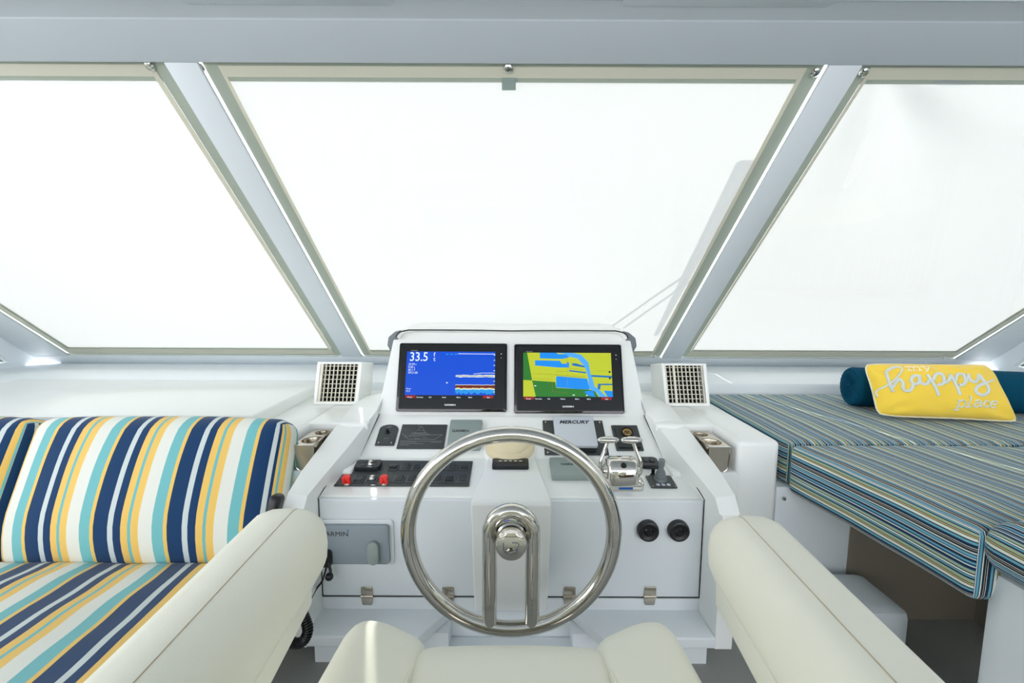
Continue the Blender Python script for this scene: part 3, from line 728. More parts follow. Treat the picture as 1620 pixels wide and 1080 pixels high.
pad = prism('keypad', rrect(.086, .052, .010), .004, .020, 'sw', o, bevel=.004, loc=(q.x, q.y, 0))
for sx in (-1, 1):
    for sy in (-1, 1): prism('key', rrect(.020, .015, .005, 3, sx * .015, sy * .011), .019, .0225, 'dark', pad, bevel=.001)
for px in (549.5, 608.5):
    q = inv @ on('L', px, 765, .004)
    kb = lathe('knob_base', [(0, .010), (.010, .010), (.012, .006), (.012, .004), (0, .004)], 'steel', o, 18, loc=(q.x, q.y, 0))
    kn = lathe('red_knob', [(0, .034), (.009, .034), (.0115, .030), (.0105, .024), (.008, .020), (.006, .010), (0, .010)], 'red', kb, 20); part_label(kn, 'red turn knob')
    for sx in (-1, 1): hexa('red_wing', [(sx * .004, -.010, .008), (sx * .0125, -.010, .008), (sx * .0125, -.002, .008), (sx * .004, -.002, .008)], [(sx * .001, -.0125, .033), (sx * .013, -.0125, .033), (sx * .013, .004, .033), (sx * .001, .004, .033)], 'red', kb, bevel=.0015)

# ---- throttle
c = on('L', 986, 768)
o = thing('throttle', 'chrome twin lever throttle on the right of the dash', 'throttle', c, (AL, 0, 0))
prism('base', rrect(.125, .062, .016, 6), 0, .022, 'chrome', o, bevel=.004)
def capsule_housing(hw, rad, hgt, name, m_, par, yo=0, yl=0.0):
    V, Fc = [], []; secs = [(-hw, .80), (-hw * .93, .92), (-hw * .75, 1), (hw * .75, 1), (hw * .93, .92), (hw, .80)]; na = 20
    for x, f in secs:
        for i in range(na + 1):
            a_ = math.pi * i / na; V.append((x, yo + math.cos(a_) * rad * f, .018 + math.sin(a_) ** .85 * hgt * f))
    for k in range(len(secs) - 1):
        for i in range(na): q_ = k * (na + 1) + i; Fc.append((q_, q_ + 1, q_ + na + 2, q_ + na + 1))
    Fc += [tuple(range(na + 1)), tuple((len(secs) - 1) * (na + 1) + i for i in range(na + 1))]
    return mesh(name, V, Fc, m_, par)
hs0 = capsule_housing(.049, .050, .078, 'housing', 'chrome', o, .012); hs0.location.x = -.008
prism('badge', rrect(.045, .010, .003, 3), 0, .0015, 'blue', o, loc=(0, -.0315, .012), rot=(R(90), 0, 0))
lathe('neutral_button', [(0, .004), (.007, .004), (.009, .002), (.010, 0), (0, 0)], 'black', o, 20, loc=(-.008, -.016, .083), rot=(R(34), 0, 0))
for s in (-1, 1):
    lathe('pivot', [(0, .012), (.018, .012), (.022, .006), (.024, 0), (0, 0)], 'chrome', o, 24, loc=(s * .047 - .008, .014, .045), rot=(0, s * R(90), 0))
    lv = tube('lever', smooth_path([(s * .064 - .009, .012, .035), (s * .065 - .009, .020, .075), (s * .052 - .009, .034, .108), (s * .042 - .009, .042, .135)], 5), .0075, 'chrome', o, 12, flat=.8)
    xs = [(-.036, .002), (-.034, .006), (-.026, .0105), (-.008, .0135), (.012, .0125), (.026, .009), (.034, .005), (.036, .001)]
    tube('handle', [(s * .038 - .010 + x, .042, .142) for x, r_ in xs], [r_ for x, r_ in xs], 'chrome', lv, 16, flat=.85)

# ---- rounded black key fob pad and bow thruster joystick
o, w_, h_ = dash('trim_pad', 'L', (1012, 729, 1041, 741), 'rounded black pad with two raised buttons, above the grey joystick', 'control')
prism('body', rrect(w_, h_ * 1.15, .014, 5), 0, .015, 'sw', o, bevel=.005)
for sx in (-1, 1): prism('button', rrect(w_ * .26, h_ * .35, .003, 3, sx * w_ * .17, .004), .014, .019, 'dark', o, bevel=.002)
o, w_, h_ = dash('thruster_joystick', 'L', (1026, 754, 1066, 772), 'grey rubber joystick on a charcoal plate, right of the throttle', 'joystick')
prism('plate', rrect(w_, h_, .003), 0, .005, 'dark', o, bevel=.001)
lathe('rubber_boot', [(0, .050), (.008, .050), (.010, .042), (.013, .040), (.0125, .035), (.016, .032), (.0155, .027), (.0185, .023), (.018, .016), (.021, .012), (.021, .005), (0, .005)], 'rub', o, 24, loc=(-.002, .006, 0))
st_ = lathe('stick', [(0, .082), (.009, .081), (.0105, .076), (.0095, .060), (.0075, .050), (0, .050)], 'rub', o, 20, loc=(-.002, .006, 0))
for i in (-1, 0, 1): lathe('round_key', [(0, .0058), (.006, .0058), (.0068, .005), (0, .005)], 'lid', o, 16, loc=(i * .017, -h_ * .30, 0))
for sx in (-1, 1):
    for sy in (-1, 1): lathe('screw', [(0, .0062), (.0022, .006), (.003, .005), (0, .005)], 'steel', o, 10, loc=(sx * w_ * .44, sy * h_ * .42, 0))
c = on('L', 1033, 751)
o = thing('ignition_key', 'small black key standing in the dash behind the grey joystick', 'key', c, (AL, 0, 0))
lathe('key_socket', [(0, .005), (.007, .005), (.010, 0), (0, 0)], 'black', o, 16)
prism('key_bow', rrect(.012, .020, .005, 4, 0, .012), -.002, .002, 'black', o, loc=(0, 0, .003), rot=(R(80), 0, 0), bevel=.0008)

# ---- on the front panel
o, w_, h_ = dash('stereo_cover', 'P', (500, 826, 618, 886), 'grey plastic stereo cover with a moulded grip, low on the console left of the wheel', 'stereo cover')
prism('surround', rrect(w_ + .022, h_ + .024, .012), 0, .007, 'gelcool', o, bevel=.003)
prism('cover_shell', rrect(w_, h_, .010), .007, .022, 'greyb', o, bevel=.004)
gx = (on('P', 595, 866) - o.location)
prism('grip', rrect(.034, .074, .017, 6, gx.x, gx.z), .020, .036, 'grey', o, bevel=.006)
tx = on('P', 527, 847, .03) - o.location
text('GARMIN', .021, 'ink', o, (tx.x, tx.z, .0222), bold=-.0001, sx=1.1)
prism('blue_mark', [(tx.x + .040, tx.z + .011), (tx.x + .046, tx.z + .011), (tx.x + .043, tx.z + .0155)], .022, .0224, 'blue', o)
for i, px in enumerate((1024, 1072)):
    c = on('P', px, 837)
    o = thing('round_cap', 'round black capped gauge on the console front, %s of the two' % ('left' if i == 0 else 'right'), 'gauge', c, (R(90), 0, 0), 'pair of black round caps on the console front')
    lathe('cap', [(0, .016), (.012, .016), (.022, .017), (.026, .020), (.031, .018), (.033, .010), (.033, 0), (0, 0)], 'black', o, 32)
    lathe('centre_button', [(0, .020), (.010, .020), (.014, .016), (0, .016)], 'gloss', o, 24)

# ================================================================== STEERING WHEEL
wc = Vector((.000, 1.16, .40))
TW = R(90)     # plane tilt
whl = thing('steering_wheel', 'large polished steel steering wheel with a looped double spoke', 'steering wheel', wc, (TW, 0, 0))
RWH = .2765; rt = .0208
NS = 96
tube('rim', [(RWH * math.cos(2 * math.pi * i / NS), RWH * math.sin(2 * math.pi * i / NS), 0) for i in range(NS)], rt, 'chrome', whl, 18, closed=True, up=(0, 0, 1))
xs_ = .0585
loop = [(-xs_, -.272, -.002), (-xs_, -.20, -.004), (-xs_, -.10, -.006), (-xs_, -.0, -.008)]
loop += [(xs_ * math.cos(R(a_)), .0 + xs_ * 1.05 * math.sin(R(a_)), -.008) for a_ in range(165, 0, -15)]
loop += [(xs_, -.0, -.008), (xs_, -.10, -.006), (xs_, -.20, -.004), (xs_, -.272, -.002)]
tube('spoke', smooth_path(loop, 4), .0205, 'chrome', whl, 16)
tube('hub', [(0, -.004, .0), (0, -.012, -.025), (0, -.040, -.08), (0, -.048, -.10), (0, -.062, -.142)], [.036, .034, .026, .040, .046], 'chrome', whl, 32)
hc = lathe('hub_cap', [(0, .058), (.033, .0575), (.038, .055), (.0405, .049), (.0405, .030), (.036, .027), (.036, .012), (.040, .008), (.040, -.01), (0, -.01)], 'chrome', whl, 40, loc=(0, -.004, .0))
tubes('emblem', [smooth_path([(-.020, -.008, .0584), (-.020, .012, .0584)], 2), smooth_path([(-.012, -.002, .0584), (-.019, -.010, .0584), (-.010, -.014, .0584), (.008, -.008, .0584), (.018, .000, .0584), (.020, .008, .0584), (.012, .012, .0584), (.002, .012, .0584)], 5),
      smooth_path([(-.018, -.012, .0584), (-.004, -.020, .0584), (.012, -.014, .0584), (.016, -.002, .0584)], 5), smooth_path([(-.014, -.018, .0584), (-.004, -.022, .0584)], 3)], .0014, 'rub', hc, 6)

# ================================================================== VENTS
def vent(s):
    lab = 'white box air vent with ivory grille beside the %s end of the screens' % ('left' if s < 0 else 'right')
    fx = (lambda px: 1616 - px) if s > 0 else (lambda px: px)
    Yv = 1.93
    bl_ = at(495, 643, Yv); br_ = at(566, 642, Yv); tl = at(502, 572, Yv + .035); tr_ = at(573, 573, Yv + .035)
    zb_ = ZL
    A = [Vector((bl_.x, Yv, zb_)), Vector((br_.x, Yv, zb_)), Vector((tr_.x, Yv + .035, tl.z)), Vector((tl.x, Yv + .035, tl.z))]
    o = thing('air_vent', lab, 'air vent')
    mir = lambda v: Vector((s * -1 * v.x if s > 0 else v.x, v.y, v.z))
    A = [mir(v) for v in A]
    B = [Vector((v.x, 2.13, (zb_ if i < 2 else v.z - .03))) for i, v in enumerate(A)]
    # hollow front: outer shell + recess
    ux = (A[1] - A[0]); uy = (A[3] - A[0]); nn = ux.cross(uy).normalized()
    if nn.y < 0: nn = -nn
    def fp(u, v, d=0): 
        lo_ = A[0].lerp(A[1], u); hi_ = A[3].lerp(A[2], u); return lo_.lerp(hi_, v) + nn * d
    e = .075
    I = [fp(e, e), fp(1 - e, e), fp(1 - e, 1 - e * .7), fp(e, 1 - e * .7)]
    ID = [p + nn * .05 for p in I]
    V = A + B + I + ID
    Fc = [(4, 5, 6, 7), (0, 1, 5, 4), (1, 2, 6, 5), (2, 3, 7, 6), (3, 0, 4, 7)]
    Fc += [(i, (i + 1) % 4, 8 + (i + 1) % 4, 8 + i) for i in range(4)] + [(8 + i, 8 + (i + 1) % 4, 12 + (i + 1) % 4, 12 + i) for i in range(4)]
    mesh('housing', V, Fc, 'gel', o, bevel=.004, seg=2)
    mesh('duct', [p - nn * .001 for p in ID], [(0, 1, 2, 3)], 'hole', o, smooth=False)
    gr_ = hexa('grille_frame', [fp(e * .9, e * .9, .001), fp(1 - e * .9, e * .9, .001), fp(1 - e * .9, e * 1.1, .001), fp(e * .9, e * 1.1, .001)], [fp(e * .9, e * .9, .01), fp(1 - e * .9, e * .9, .01), fp(1 - e * .9, e * 1.1, .01), fp(e * .9, e * 1.1, .01)], 'vent', o)
    def bar(u0, v0, u1, v1, d0, d1):
        hexa('slat', [fp(u0, v0, d0), fp(u1, v0, d0), fp(u1, v1, d0), fp(u0, v1, d0)], [fp(u0, v0, d1), fp(u1, v0, d1), fp(u1, v1, d1), fp(u0, v1, d1)], 'vent', gr_, smooth=False)
    lo, hi = e, 1 - e
    wide = 0 if s < 0 else 7
    nb = 9
    xs2 = [lo + .035 + (hi - lo - .05) * i / nb for i in range(nb + 1)]
    for i, u in enumerate(xs2):
        hw_ = .024 if i == wide else .0085
        bar(u - hw_, e, u + hw_, 1 - e * .7, .004, .012)
    for j in range(8):
        v = e + .10 + j * (1 - 2 * e - .06) / 7.6
        bar(e, v - .0085, 1 - e, v + .0085, .014, .022)
    return o
vent(-1); vent(1)

# ================================================================== CUP HOLDERS
def cupholder(s):
    lab = 'stainless double cup holder let into the counter %s of the console' % ('left' if s < 0 else 'right')
    o = thing('cup_holder', lab, 'cup holder')
    x0, x1 = .664, .734; Y0, Y1 = 1.478, 1.655; zt = .532; zb_ = .446
    cu = bpy.data.curves.new('top_plate', 'CURVE'); cu.dimensions = '2D'; cu.fill_mode = 'BOTH'; cu.extrude = .0015
    def ring(pts):
        sp = cu.splines.new('POLY'); sp.points.add(len(pts) - 1)
        for p_, (x, y) in zip(sp.points, pts): p_.co = (x, y, 0, 1)
        sp.use_cyclic_u = True
    ring([(s * x0, Y0), (s * x1, Y0), (s * x1, Y1), (s * x0, Y1)])
    c1 = (s * .690, 1.531, .036); c2 = (s * .688, 1.612, .026)
    for cx, cy, r_ in (c1, c2):
        rp = [(cx + r_ * math.cos(2 * math.pi * i / 36), cy + r_ * math.sin(2 * math.pi * i / 36)) for i in range(36)]
        ring([(s * max(s * x, x0 + .003), y) for x, y in rp if s * x > x0 - .004])
    cu.materials.append(M['steel']); tq = bpy.data.objects.new('top_plate', cu); COL.objects.link(tq); me = bpy.data.meshes.new_from_object(tq, depsgraph=bpy.context.evaluated_depsgraph_get()); bpy.data.objects.remove(tq); bpy.data.curves.remove(cu)
    tp = bpy.data.objects.new('top_plate', me); COL.objects.link(tp); tp.parent = o; tp.location = (0, 0, zt)
    for cx, cy, r_ in (c1, c2):
        V, Fc = [], []
        for f_, dz_ in ((1.01, 0), (.97, -.004), (.92, -.06), (.75, -.072), (.02, -.072)):
            for i in range(36):
                x, y = cx + r_ * f_ * math.cos(2 * math.pi * i / 36), cy + r_ * f_ * math.sin(2 * math.pi * i / 36)
                V.append((s * max(s * x, x0 + .003), y, zt + dz_))
        for k_ in range(4):
            for i in range(36): Fc.append((k_ * 36 + i, k_ * 36 + (i + 1) % 36, k_ * 36 + 36 + (i + 1) % 36, k_ * 36 + 36 + i))
        mesh('cup', V, Fc, 'steel', o)
    pts = [(s * x0, zb_), (s * (x1 - .018), zb_), (s * (x1 - .006), zb_ + .010), (s * x1, zt)]
    pts += [(s * x0, zt)]
    hexa('front_plate', [(x, Y0, z) for x, z in pts], [(x, Y0 + .002, z) for x, z in pts], 'steel', o)
    tubes('edge_rim', [[(s * x1, Y0, zt + .001), (s * x0, Y0, zt + .001)], [(s * x1, Y0, zt), (s * (x1 - .006), Y0, zb_ + .010), (s * (x1 - .018), Y0, zb_)]], .0022, 'chrome', o, 8)
cupholder(-1); cupholder(1)

# ================================================================== LEFT COUCH
yb1 = 1.285; pz = at(250, 893, yb1).z; ptop = at(250, 668, 1.47)
ang = math.atan2(1.47 - yb1, ptop.z - pz)
def backcush(px0, px1, label, shift):
    PER = .216
    x0 = at(px0, 780, 1.36).x; x1 = at(px1, 780, 1.36).x
    hgt = math.hypot(1.47 - yb1, ptop.z - pz)
    th = .135
    n_ = Vector((0, -math.cos(ang), math.sin(ang))); up_ = Vector((0, math.sin(ang), math.cos(ang)))
    mid = Vector(((x0 + x1) / 2, (yb1 + 1.47) / 2 , (pz + ptop.z) / 2)) - n_ * (th / 2 - .03)
    o = soft('back_cushion', (x1 - x0, th, hgt + .03), .050, 'wide', None, n=(30, 8, 16), puff=(.008, .042, .010), side='y', wrinkle=.003, wscale=5, uvshift=.196 * PER - (at(148 + shift, 810, 1.34).x - (x0 + x1) / 2) + 10 * PER, loc=mid, rot=(-ang, 0, 0),
             shape=lambda f: Vector((f.x, f.y + .09 * max(0, -f.z / (hgt / 2) - .25) ** 2, f.z - .03 * max(0, -f.z / (hgt / 2) - .25))))
    return tag(o, label, 'cushion')
backcush(16, 437, 'wide-striped back cushion nearest the console on the left couch', 27)
backcush(-330, 12, 'wide-striped back cushion cut by the left picture edge', 19)
# seat
sl_ = R(9)
cx = (at(330, 893, 1.28).x - 1.9) / 2 - .1
seat_top = pz + .015
o = soft('seat_cushion', (1.55, .74, .14), .045, 'wide', None, n=(36, 22, 6), puff=(0, 0, .010), wrinkle=.006, wscale=7, uvshift=.196 * .216 - (at(160, 899, 1.27).x + 1.40) - .22 * .34 + 10 * .216, skew=.22,
         loc=(-1.40, 1.29 - .36, seat_top - .075 + .058), rot=(-sl_, 0, 0))
tag(o, 'wide-striped seat cushion of the left couch, blue white yellow and teal', 'cushion')
cb_ = thing('couch_bench', 'white moulded base under the striped left couch', 'couch')
hexa('plinth', [(-2.3, .52, FZ), (-.74, .52, FZ), (-.74, 1.58, FZ), (-2.3, 1.58, FZ)], [(-2.3, .52, seat_top - .06), (-.74, .52, seat_top - .06), (-.74, 1.33, seat_top - .17), (-2.3, 1.33, seat_top - .17)], 'gelcool', cb_)

# ================================================================== RIGHT LOUNGE
zm = at(1248, 701, 1.475).z
xl = at(1248, 701, 1.475).x
zmb = at(1247, 777, 1.475).z
nc = atz(1545, 834, zm)
u0 = soft('lounge_mattress', (1.62, .745, .15), .022, 'fine', None, n=(30, 18, 6), puff=(0, 0, .004), wrinkle=.003, wscale=5, uvshift=.03, loc=(xl + .81 + .0, 1.48 + .375, zm - .075))
tag(u0, 'finely striped mattress under the yellow pillow, against the front wall', 'mattress')
y0m, y1m = nc.y - .01, 1.475
def shp(f):
    # near end flares outwards a little, cloth rucks up at the right
    t_ = (.5 - (f.y / (y1m - y0m)))
    return Vector((f.x + (nc.x - xl) * t_ * max(0, (.625 - f.x)) / 1.25, f.y, f.z + (.010 * math.sin(f.x * 26 + f.y * 8) * max(0, min(1, (f.x + .15) * 2)) if f.z > 0 else 0)))
u1 = soft('lounge_mattress', (1.25, y1m - y0m, zm - zmb), .024, 'fine', None, n=(60, 34, 8), puff=(0, .006, .006), wrinkle=.004, wscale=6, uvshift=.0, shape=shp, loc=(xl + .625, (y0m + y1m) / 2, (zm + zmb) / 2))
tag(u1, 'thick finely striped mattress with rucked cloth, overhanging the dark recess', 'mattress')
lb = thing('lounge_locker', 'white locker base, shade painted in taupe, under the right lounge mattresses', 'lounge base')
box('front_board', (.90, 1.480, FZ), (2.42, 2.235, zm - .155), 'gelcool', lb, bevel=.004)
box('side_board', (1.62, .94, FZ), (1.66, 1.479, zmb - .002), 'taupe', lb)
box('shade_sheet', (1.16, 1.474, FZ), (1.62, 1.479, zmb - .01), 'taupe', lb)  # thin sheet carrying the painted brown shade of the recess
p0 = atz(1345, 915, .14)
tag(soft('storage_step', (.30, .20, .20), .022, 'gelcool', None, n=8, loc=(1.03, 1.34, FZ + .10)), 'pale moulded step box on the floor under the right lounge', 'step')
# far right pedestal seat
ps = thing('pedestal', 'white post under the small striped cushion at the right edge', 'pedestal', (1.26, .79, FZ))
soft('post', (.44, .30, .54), .03, 'gelcool', ps, n=10, loc=(0, 0, .27))
o = soft('small_cushion', (.50, .33, .12), .056, 'fine', None, n=(24, 16, 8), puff=(0, 0, .01), uvshift=.02, side='z', loc=(1.255, .78, .515))
tag(o, 'small rounded fine-striped cushion at the right edge, on the white post', 'cushion')

# ================================================================== BOLSTER AND PILLOW
a0 = Vector((1.50, 1.985, zm + .088)); a1 = Vector((2.22, 1.86, zm + .088))
d = (a1 - a0); L = d.length
prof = [(0, -.004), (.010, -.004), (.014, .002), (.03, -.004), (.06, -.006), (.078, -.002), (.084, .006), (.086, .014), (.085, .02), (.087, .10), (.088, L / 2), (.087, L - .1), (.085, L - .02), (.086, L - .012), (.078, L), (.03, L + .003), (.012, L - .002), (0, L)]
bo = lathe('bolster', prof, 'teal', None, 40, loc=a0, rot=d.to_track_quat('Z', 'Y').to_euler())
tag(bo, 'round teal velvet bolster lying behind the yellow pillow', 'bolster')
lathe('button', [(0, .006), (.006, .005), (.009, 0), (0, 0)], 'teal', bo, 16, loc=(0, 0, -.006), rot=(math.pi, 0, 0))
tubes('pleats', [[(.012 * math.cos(R(a_)), .012 * math.sin(R(a_)), -.003), (.045 * math.cos(R(a_)), .045 * math.sin(R(a_)), -.0065), (.078 * math.cos(R(a_)), .078 * math.sin(R(a_)), -.002)] for a_ in range(0, 360, 15)], .0022, 'teal', bo, 5)
# pillow corners
BL, BR, TR, TL = at(1388, 654, 1.765), at(1611, 667, 1.700), at(1562, 577, 1.815), at(1367, 578, 1.865)
pc = (BL + BR + TR + TL) / 4
ex = ((BR - BL) + (TR - TL)).normalized(); ey = ((TL - BL) + (TR - BR)); ey = (ey - ex * ey.dot(ex)).normalized(); ez = ex.cross(ey)
PM = Matrix((ex, ey, ez)).transposed().to_4x4(); PM.translation = pc
loc = [PM.inverted() @ q for q in (BL, BR, TR, TL)]
pil = thing('throw_pillow', 'yellow throw pillow with raised white lettering, leaning on the teal bolster', 'pillow', pc, PM.to_euler())
def pmap(u, v):
    """u,v in -1..1 -> planar point with pinched sides"""
    a_, b_ = (u + 1) / 2, (v + 1) / 2
    q_ = loc[0].lerp(loc[1], a_).lerp(loc[3].lerp(loc[2], a_), b_)
    c_ = 1 - .055 * (abs(u) ** 7) * (abs(v) ** 7); q_ = Vector((q_.x * (1.01 - .03 * (1 - v * v) * abs(u) ** 3) * c_, q_.y * (1.03 - .03 * math.sin(u * 2.3 + .6) * abs(v) ** 3) * c_, q_.z)); return q_
def ph(u, v):
    h_ = .072 * (max(0, 1 - abs(u) ** 2.6) ** .5) * (max(0, 1 - abs(v) ** 2.2) ** .55)
    h_ += .009 * noise.noise(Vector((u * 2.6, v * 2.0, 1))) * (1 - abs(u) ** 6) * (1 - abs(v) ** 6)
    for cu_, cv_ in ((-1, -1), (1, -1), (1, 1), (-1, 1)):
        r2 = math.hypot(u - cu_, v - cv_); h_ += .0045 * math.sin(7 * math.atan2(v - cv_, u - cu_)) * math.exp(-((r2 - .42) / .24) ** 2)
    h_ += .0035 * math.sin(14 * u + 6 * v) * math.exp(-((abs(v) - .75) * 4) ** 2) * (1 - abs(v) ** 6) * (1 - abs(u) ** 6)
    return max(0, h_)
NU, NV = 56, 36; V, Fc = [], []
for sgn in (1, -1):
    for j in range(NV + 1):
        for i in range(NU + 1):
            u, v = -1 + 2 * i / NU, -1 + 2 * j / NV; q_ = pmap(u, v); V.append((q_.x, q_.y, q_.z + sgn * ph(u, v) * (1 if sgn > 0 else .7)))
for sgn in range(2):
    for j in range(NV):
        for i in range(NU): q_ = sgn * (NU + 1) * (NV + 1) + j * (NU + 1) + i; Fc.append((q_, q_ + 1, q_ + NU + 2, q_ + NU + 1))
me = bpy.data.meshes.new('pillow_body'); me.from_pydata(V, [], Fc); bm = bmesh.new(); bm.from_mesh(me); bmesh.ops.remove_doubles(bm, verts=bm.verts, dist=1e-5); bmesh.ops.recalc_face_normals(bm, faces=bm.faces); bm.to_mesh(me); bm.free()
link('pillow_body', me, 'yellow', pil)
per = [pmap(-1 + 2 * i / 24, -1) for i in range(24)] + [pmap(1, -1 + 2 * i / 14) for i in range(14)] + [pmap(1 - 2 * i / 24, 1) for i in range(24)] + [pmap(-1, 1 - 2 * i / 14) for i in range(14)]
tube('piping', per, .0032, 'cordw', pil, 8, closed=True)
def pstroke(pts, sub=6):
    o_ = []
    for q_ in smooth_path([Vector((x, y, 0)) for x, y in pts], sub):
        b_ = pmap(q_.x, q_.y); o_.append(Vector((b_.x, b_.y, b_.z + ph(q_.x, q_.y) + .0015)))
    return o_
# "happy" in flowing script; coordinates are pillow u,v
def zx(X, Y):   # from the close-up crop of the lettering to u,v through the pillow plane
    px, py = 1320 + X / 5.4, 540 + Y / 5.4
    n_ = ez; h_ = .055
    w_ = PM.inverted() @ hit(px, py, pc + n_ * h_, n_)
    # invert the bilinear map by a few Newton steps
    u = v = 0.0
    for _ in range(12):
        f = pmap(u, v); dx, dy = w_.x - f.x, w_.y - f.y
        fu = (pmap(u + .01, v) - f) / .01; fv = (pmap(u, v + .01) - f) / .01
        det = fu.x * fv.y - fu.y * fv.x
        u += (dx * fv.y - dy * fv.x) / det; v += (fu.x * dy - fu.y * dx) / det
    return (max(-.98, min(.98, u)), max(-.98, min(.98, v)))
def S(*pts): return pstroke([zx(x, y) for x, y in pts])
thin = [S((345, 445), (400, 400), (470, 365), (540, 300), (575, 250), (565, 220), (520, 215)), S((1290, 355), (1330, 340), (1370, 325))]
tubes('script_thin', thin, .0034, 'embro', pil, 8)
thick = [S((520, 215), (475, 240), (465, 300), (485, 370), (520, 425)), S((500, 395), (540, 330), (570, 350), (585, 410), (630, 425), (655, 370)), S((715, 300), (665, 300), (640, 350), (680, 375), (715, 330), (712, 300), (720, 360), (760, 375), (790, 340)),
         S((775, 290), (800, 340), (830, 410), (865, 470)), S((815, 350), (845, 290), (895, 290), (905, 350), (870, 385), (845, 375)), S((895, 370), (940, 350), (975, 300)),
         S((965, 290), (990, 340), (1020, 400), (1050, 465)), S((1005, 350), (1035, 290), (1085, 290), (1095, 350), (1060, 385), (1035, 375)), S((1085, 365), (1120, 320), (1130, 285)),
         S((1125, 285), (1140, 340), (1180, 355), (1215, 320), (1225, 285)), S((1225, 285), (1260, 340), (1295, 390), (1300, 435), (1250, 465), (1195, 450), (1180, 415), (1220, 380), (1290, 355))]
tubes('script_thick', thick, .0058, 'embro', pil, 8)
# "my" and "place" in a slab serif
my = [S((620, 205), (640, 210)), S((635, 210), (638, 250)), S((622, 250), (655, 250)), S((638, 222), (660, 208), (678, 220), (680, 250)), S((668, 250), (695, 250)), S((680, 222), (700, 208), (722, 220), (725, 250)), S((712, 250), (740, 250)),
      S((745, 210), (772, 210)), S((758, 210), (785, 250)), S((795, 212), (822, 212)), S((810, 212), (785, 250), (765, 265))]
tubes('small_word', my, .0026, 'embr2', pil, 6)
pl_ = [S((1040, 508), (1060, 508)), S((1055, 508), (1055, 578)), S((1035, 578), (1080, 578)), S((1055, 520), (1085, 505), (1110, 520), (1112, 545), (1085, 560), (1057, 548)),
       S((1128, 478), (1148, 478)), S((1145, 478), (1147, 556)), S((1125, 556), (1172, 556)), S((1190, 515), (1215, 505), (1238, 518), (1242, 552), (1258, 556)), S((1240, 528), (1205, 528), (1190, 545), (1210, 560), (1240, 545)),
       S((1320, 520), (1300, 508), (1275, 520), (1272, 545), (1295, 560), (1325, 550)), S((1345, 532), (1395, 530), (1385, 510), (1360, 508), (1342, 525), (1348, 550), (1375, 560), (1402, 548))]
tubes('lower_word', pl_, .0027, 'embro', pil, 6)

# ================================================================== HELM CHAIR
ch = thing('helm_chair', 'cream vinyl helm chair with bolstered seat and fat armrests, nearest the camera', 'chair', (0, .5, 0))
CH = Vector((0, .5, 0))
def chl(v): return Vector(v) - CH
for s in (-1, 1):
    # armrest pad: cross sections from the tip back
    V, Fc = [], []; na = 20
    secs = []   # centre x, Y, z centre, half width, half height
    tip = (.462 + (.013 if s > 0 else -.016), .905, .535 + (.0 if s > 0 else .012)); tail = (.366 + .005 * s, .28, .612)
    N = 26
    for i in range(N + 1):
        f = i / N; g_ = f
        x = tip[0] + (tail[0] - tip[0]) * g_; y = tip[1] + (tail[1] - tip[1]) * g_; z = tip[2] + (tail[2] - tip[2]) * g_
        dist = g_ * .63
        rnd_ = min(1, math.sqrt(max(0, 1 - (1 - min(1, dist / .075)) ** 2)))
        hw = (.079 - .018 * g_) * (.15 + .85 * rnd_ ** .8); hh = .075 * (.12 + .88 * rnd_); zz = z - .016 * (1 - rnd_)
        secs.append((x, y, zz, hw, hh))
    secs.insert(0, (tip[0], tip[1] + .004, tip[2] - .018, .004, .004))
    for x, y, z, hw, hh in secs:
        for k in range(na):
            a_ = 2 * math.pi * k / na; ca, sa = math.cos(a_), math.sin(a_)
            e_ = .72
            V.append(chl((s * (x + hw * math.copysign(abs(ca) ** e_, ca)), y, z + hh * math.copysign(abs(sa) ** e_, sa))))
    for i in range(len(secs) - 1):
        for k in range(na): Fc.append((i * na + k, i * na + (k + 1) % na, (i + 1) * na + (k + 1) % na, (i + 1) * na + k))
    Fc += [tuple(range(na)), tuple((len(secs) - 1) * na + k for k in range(na))]
    pad = mesh('armrest', V, Fc, 'vinyl', ch)
    sp = []
    for x, y, z, hw, hh in secs[2:]: sp.append(chl((s * (x - hw * .22), y, z + hh * .985)))
    tube('stitching', sp, .0008, 'thread', pad, 6)
    pan = [(.410, .86, .52), (.404, .84, .43), (.335, .35, .48), (.325, .28, .60)]
    hexa('arm_panel', [chl((s * x + (.0 if s > 0 else .012), y, z)) for x, y, z in pan], [chl((s * (x + .07), y, z)) for x, y, z in pan], 'vinylseat', ch, bevel=.01)
# seat
zs_ = .347
soft('seat', (.40, .56, .12), .045, 'vinylseat', ch, n=(20, 22, 8), puff=(0, .02, .006), loc=chl((0, .575, zs_ - .06)))
for s in (-1, 1):
    def shp2(f, s=s):
        t_ = (f.y / .60 + .5)                        # 0 rear, 1 front
        q_ = Vector(f)
        o_ = s * f.x / .0925                          # -1 inner edge, 1 outer edge
        if f.z > 0:
            q_.z += .040 * (.5 + .5 * math.cos(math.pi * min(1, abs((o_ - .40) / (1.4 if o_ < .40 else .85))))) * min(1, .55 + t_ * .6)
        q_.x += s * -.035 * max(0, t_ - .55)
        return q_
    bo_ = soft('side_bolster', (.185, .60, .13), .042, 'vinylseat', ch, n=(14, 24, 8), puff=(0, .015, .006), shape=shp2, loc=chl((s * .272, .575, zs_ - .066)), rot=(0, 0, 0))
    tube('piping', [chl((s * .190, y, z)) for y, z in ((.35, zs_ + .000), (.55, zs_ + .004), (.75, zs_ - .001), (.82, zs_ - .012), (.855, zs_ - .045))], .003, 'vinyl', ch, 8)
soft('backrest', (.62, .13, .50), .05, 'vinylseat', ch, n=12, loc=chl((0, .12, .60)), rot=(R(14), 0, 0))
box('seat_shell', chl((-.30, .30, .22)), chl((.30, .80, .285)), 'gelcool', ch, bevel=.02)
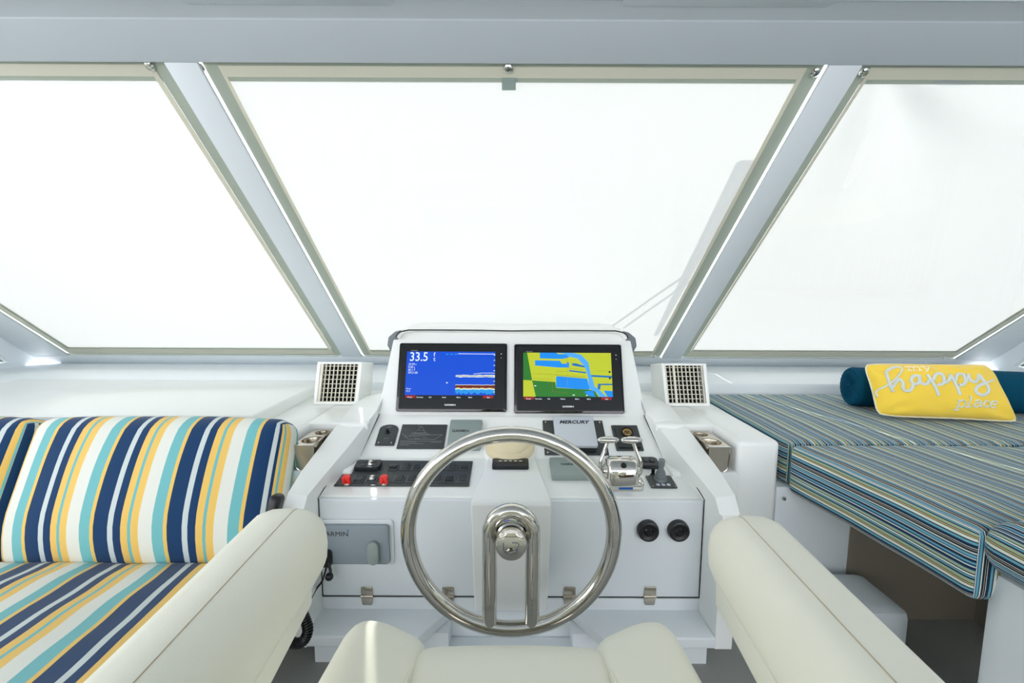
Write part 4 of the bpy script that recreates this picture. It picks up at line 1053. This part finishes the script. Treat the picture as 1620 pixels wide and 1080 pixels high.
lathe('pedestal', [(0, .22), (.05, .22), (.05, .03), (.16, FZ + .02), (.17, FZ), (0, FZ)], 'steel', ch, 32, loc=(0, .05, 0))

# ================================================================== RADIO HANDSET CORD AND CLIP
rc = thing('radio_microphone', 'black radio microphone hook with hanging cable, between couch and left armrest', 'microphone')
soft('hook_body', (.030, .035, .055), .012, 'black', rc, n=6, loc=at(518, 882, 1.315))
tube('cable', smooth_path([at(519, 890, 1.30), at(523, 903, 1.29), at(521, 912, 1.29)], 4), .0045, 'black', rc, 8)
soft('ball_end', (.024, .024, .024), .0118, 'black', rc, n=6, loc=at(521, 912, 1.29))
tube('thin_cable', smooth_path([at(516, 898, 1.31), at(510, 918, 1.31), at(500, 932, 1.30), at(490, 950, 1.26)], 4), .003, 'black', rc, 8)
hs = soft('handset', (.032, .05, .085), .014, 'black', None, n=8, loc=at(434, 806, 1.20), rot=(R(-15), R(10), 0))
tag(hs, 'black handset tucked between the striped cushion and the left armrest', 'handset')
path = smooth_path([at(470, 955, 1.14), at(481, 975, 1.13), at(487, 997, 1.12), at(478, 1015, 1.11), at(462, 1016, 1.10), at(448, 1000, 1.10)], 60)
hel = []; turns = 30
Tn = len(path)
for i, p_ in enumerate(path):
    t_ = (path[min(i + 1, Tn - 1)] - path[max(i - 1, 0)]).normalized(); a_ = Vector((0, 1, 0)); a_ = (a_ - t_ * a_.dot(t_)).normalized(); b_ = t_.cross(a_)
    th = 2 * math.pi * turns * i / Tn; hel.append(p_ + (a_ * math.cos(th) + b_ * math.sin(th)) * .0115)
tag(tube('coiled_cord', hel, .0032, 'black', None, 6), 'black coiled handset cord hanging beside the left armrest', 'cord')

# ================================================================== OUTSIDE: what throws the shadow on the centre cover
def out(px, py, k): return hit(px, py, W(0, 0, .04), wn) + SUN_DIR * k
og = thing('outrigger_poles', 'slim poles outside, throwing a pale double shadow on the centre window cover', 'pole')
tube('pole', [out(1176, 255, .55), out(1036, 528, .75)], [.034, .012], 'steel', og, 8)
tube('pole', [out(1168, 330, .55), out(1046, 528, .75)], [.018, .010], 'steel', og, 8)
tube('wire', [out(955, 521, .7), out(1095, 425, .5)],   .007, 'steel', og, 6)
tube('wire', [out(985, 516, .7), out(1112, 428, .5)],   .007, 'steel', og, 6)
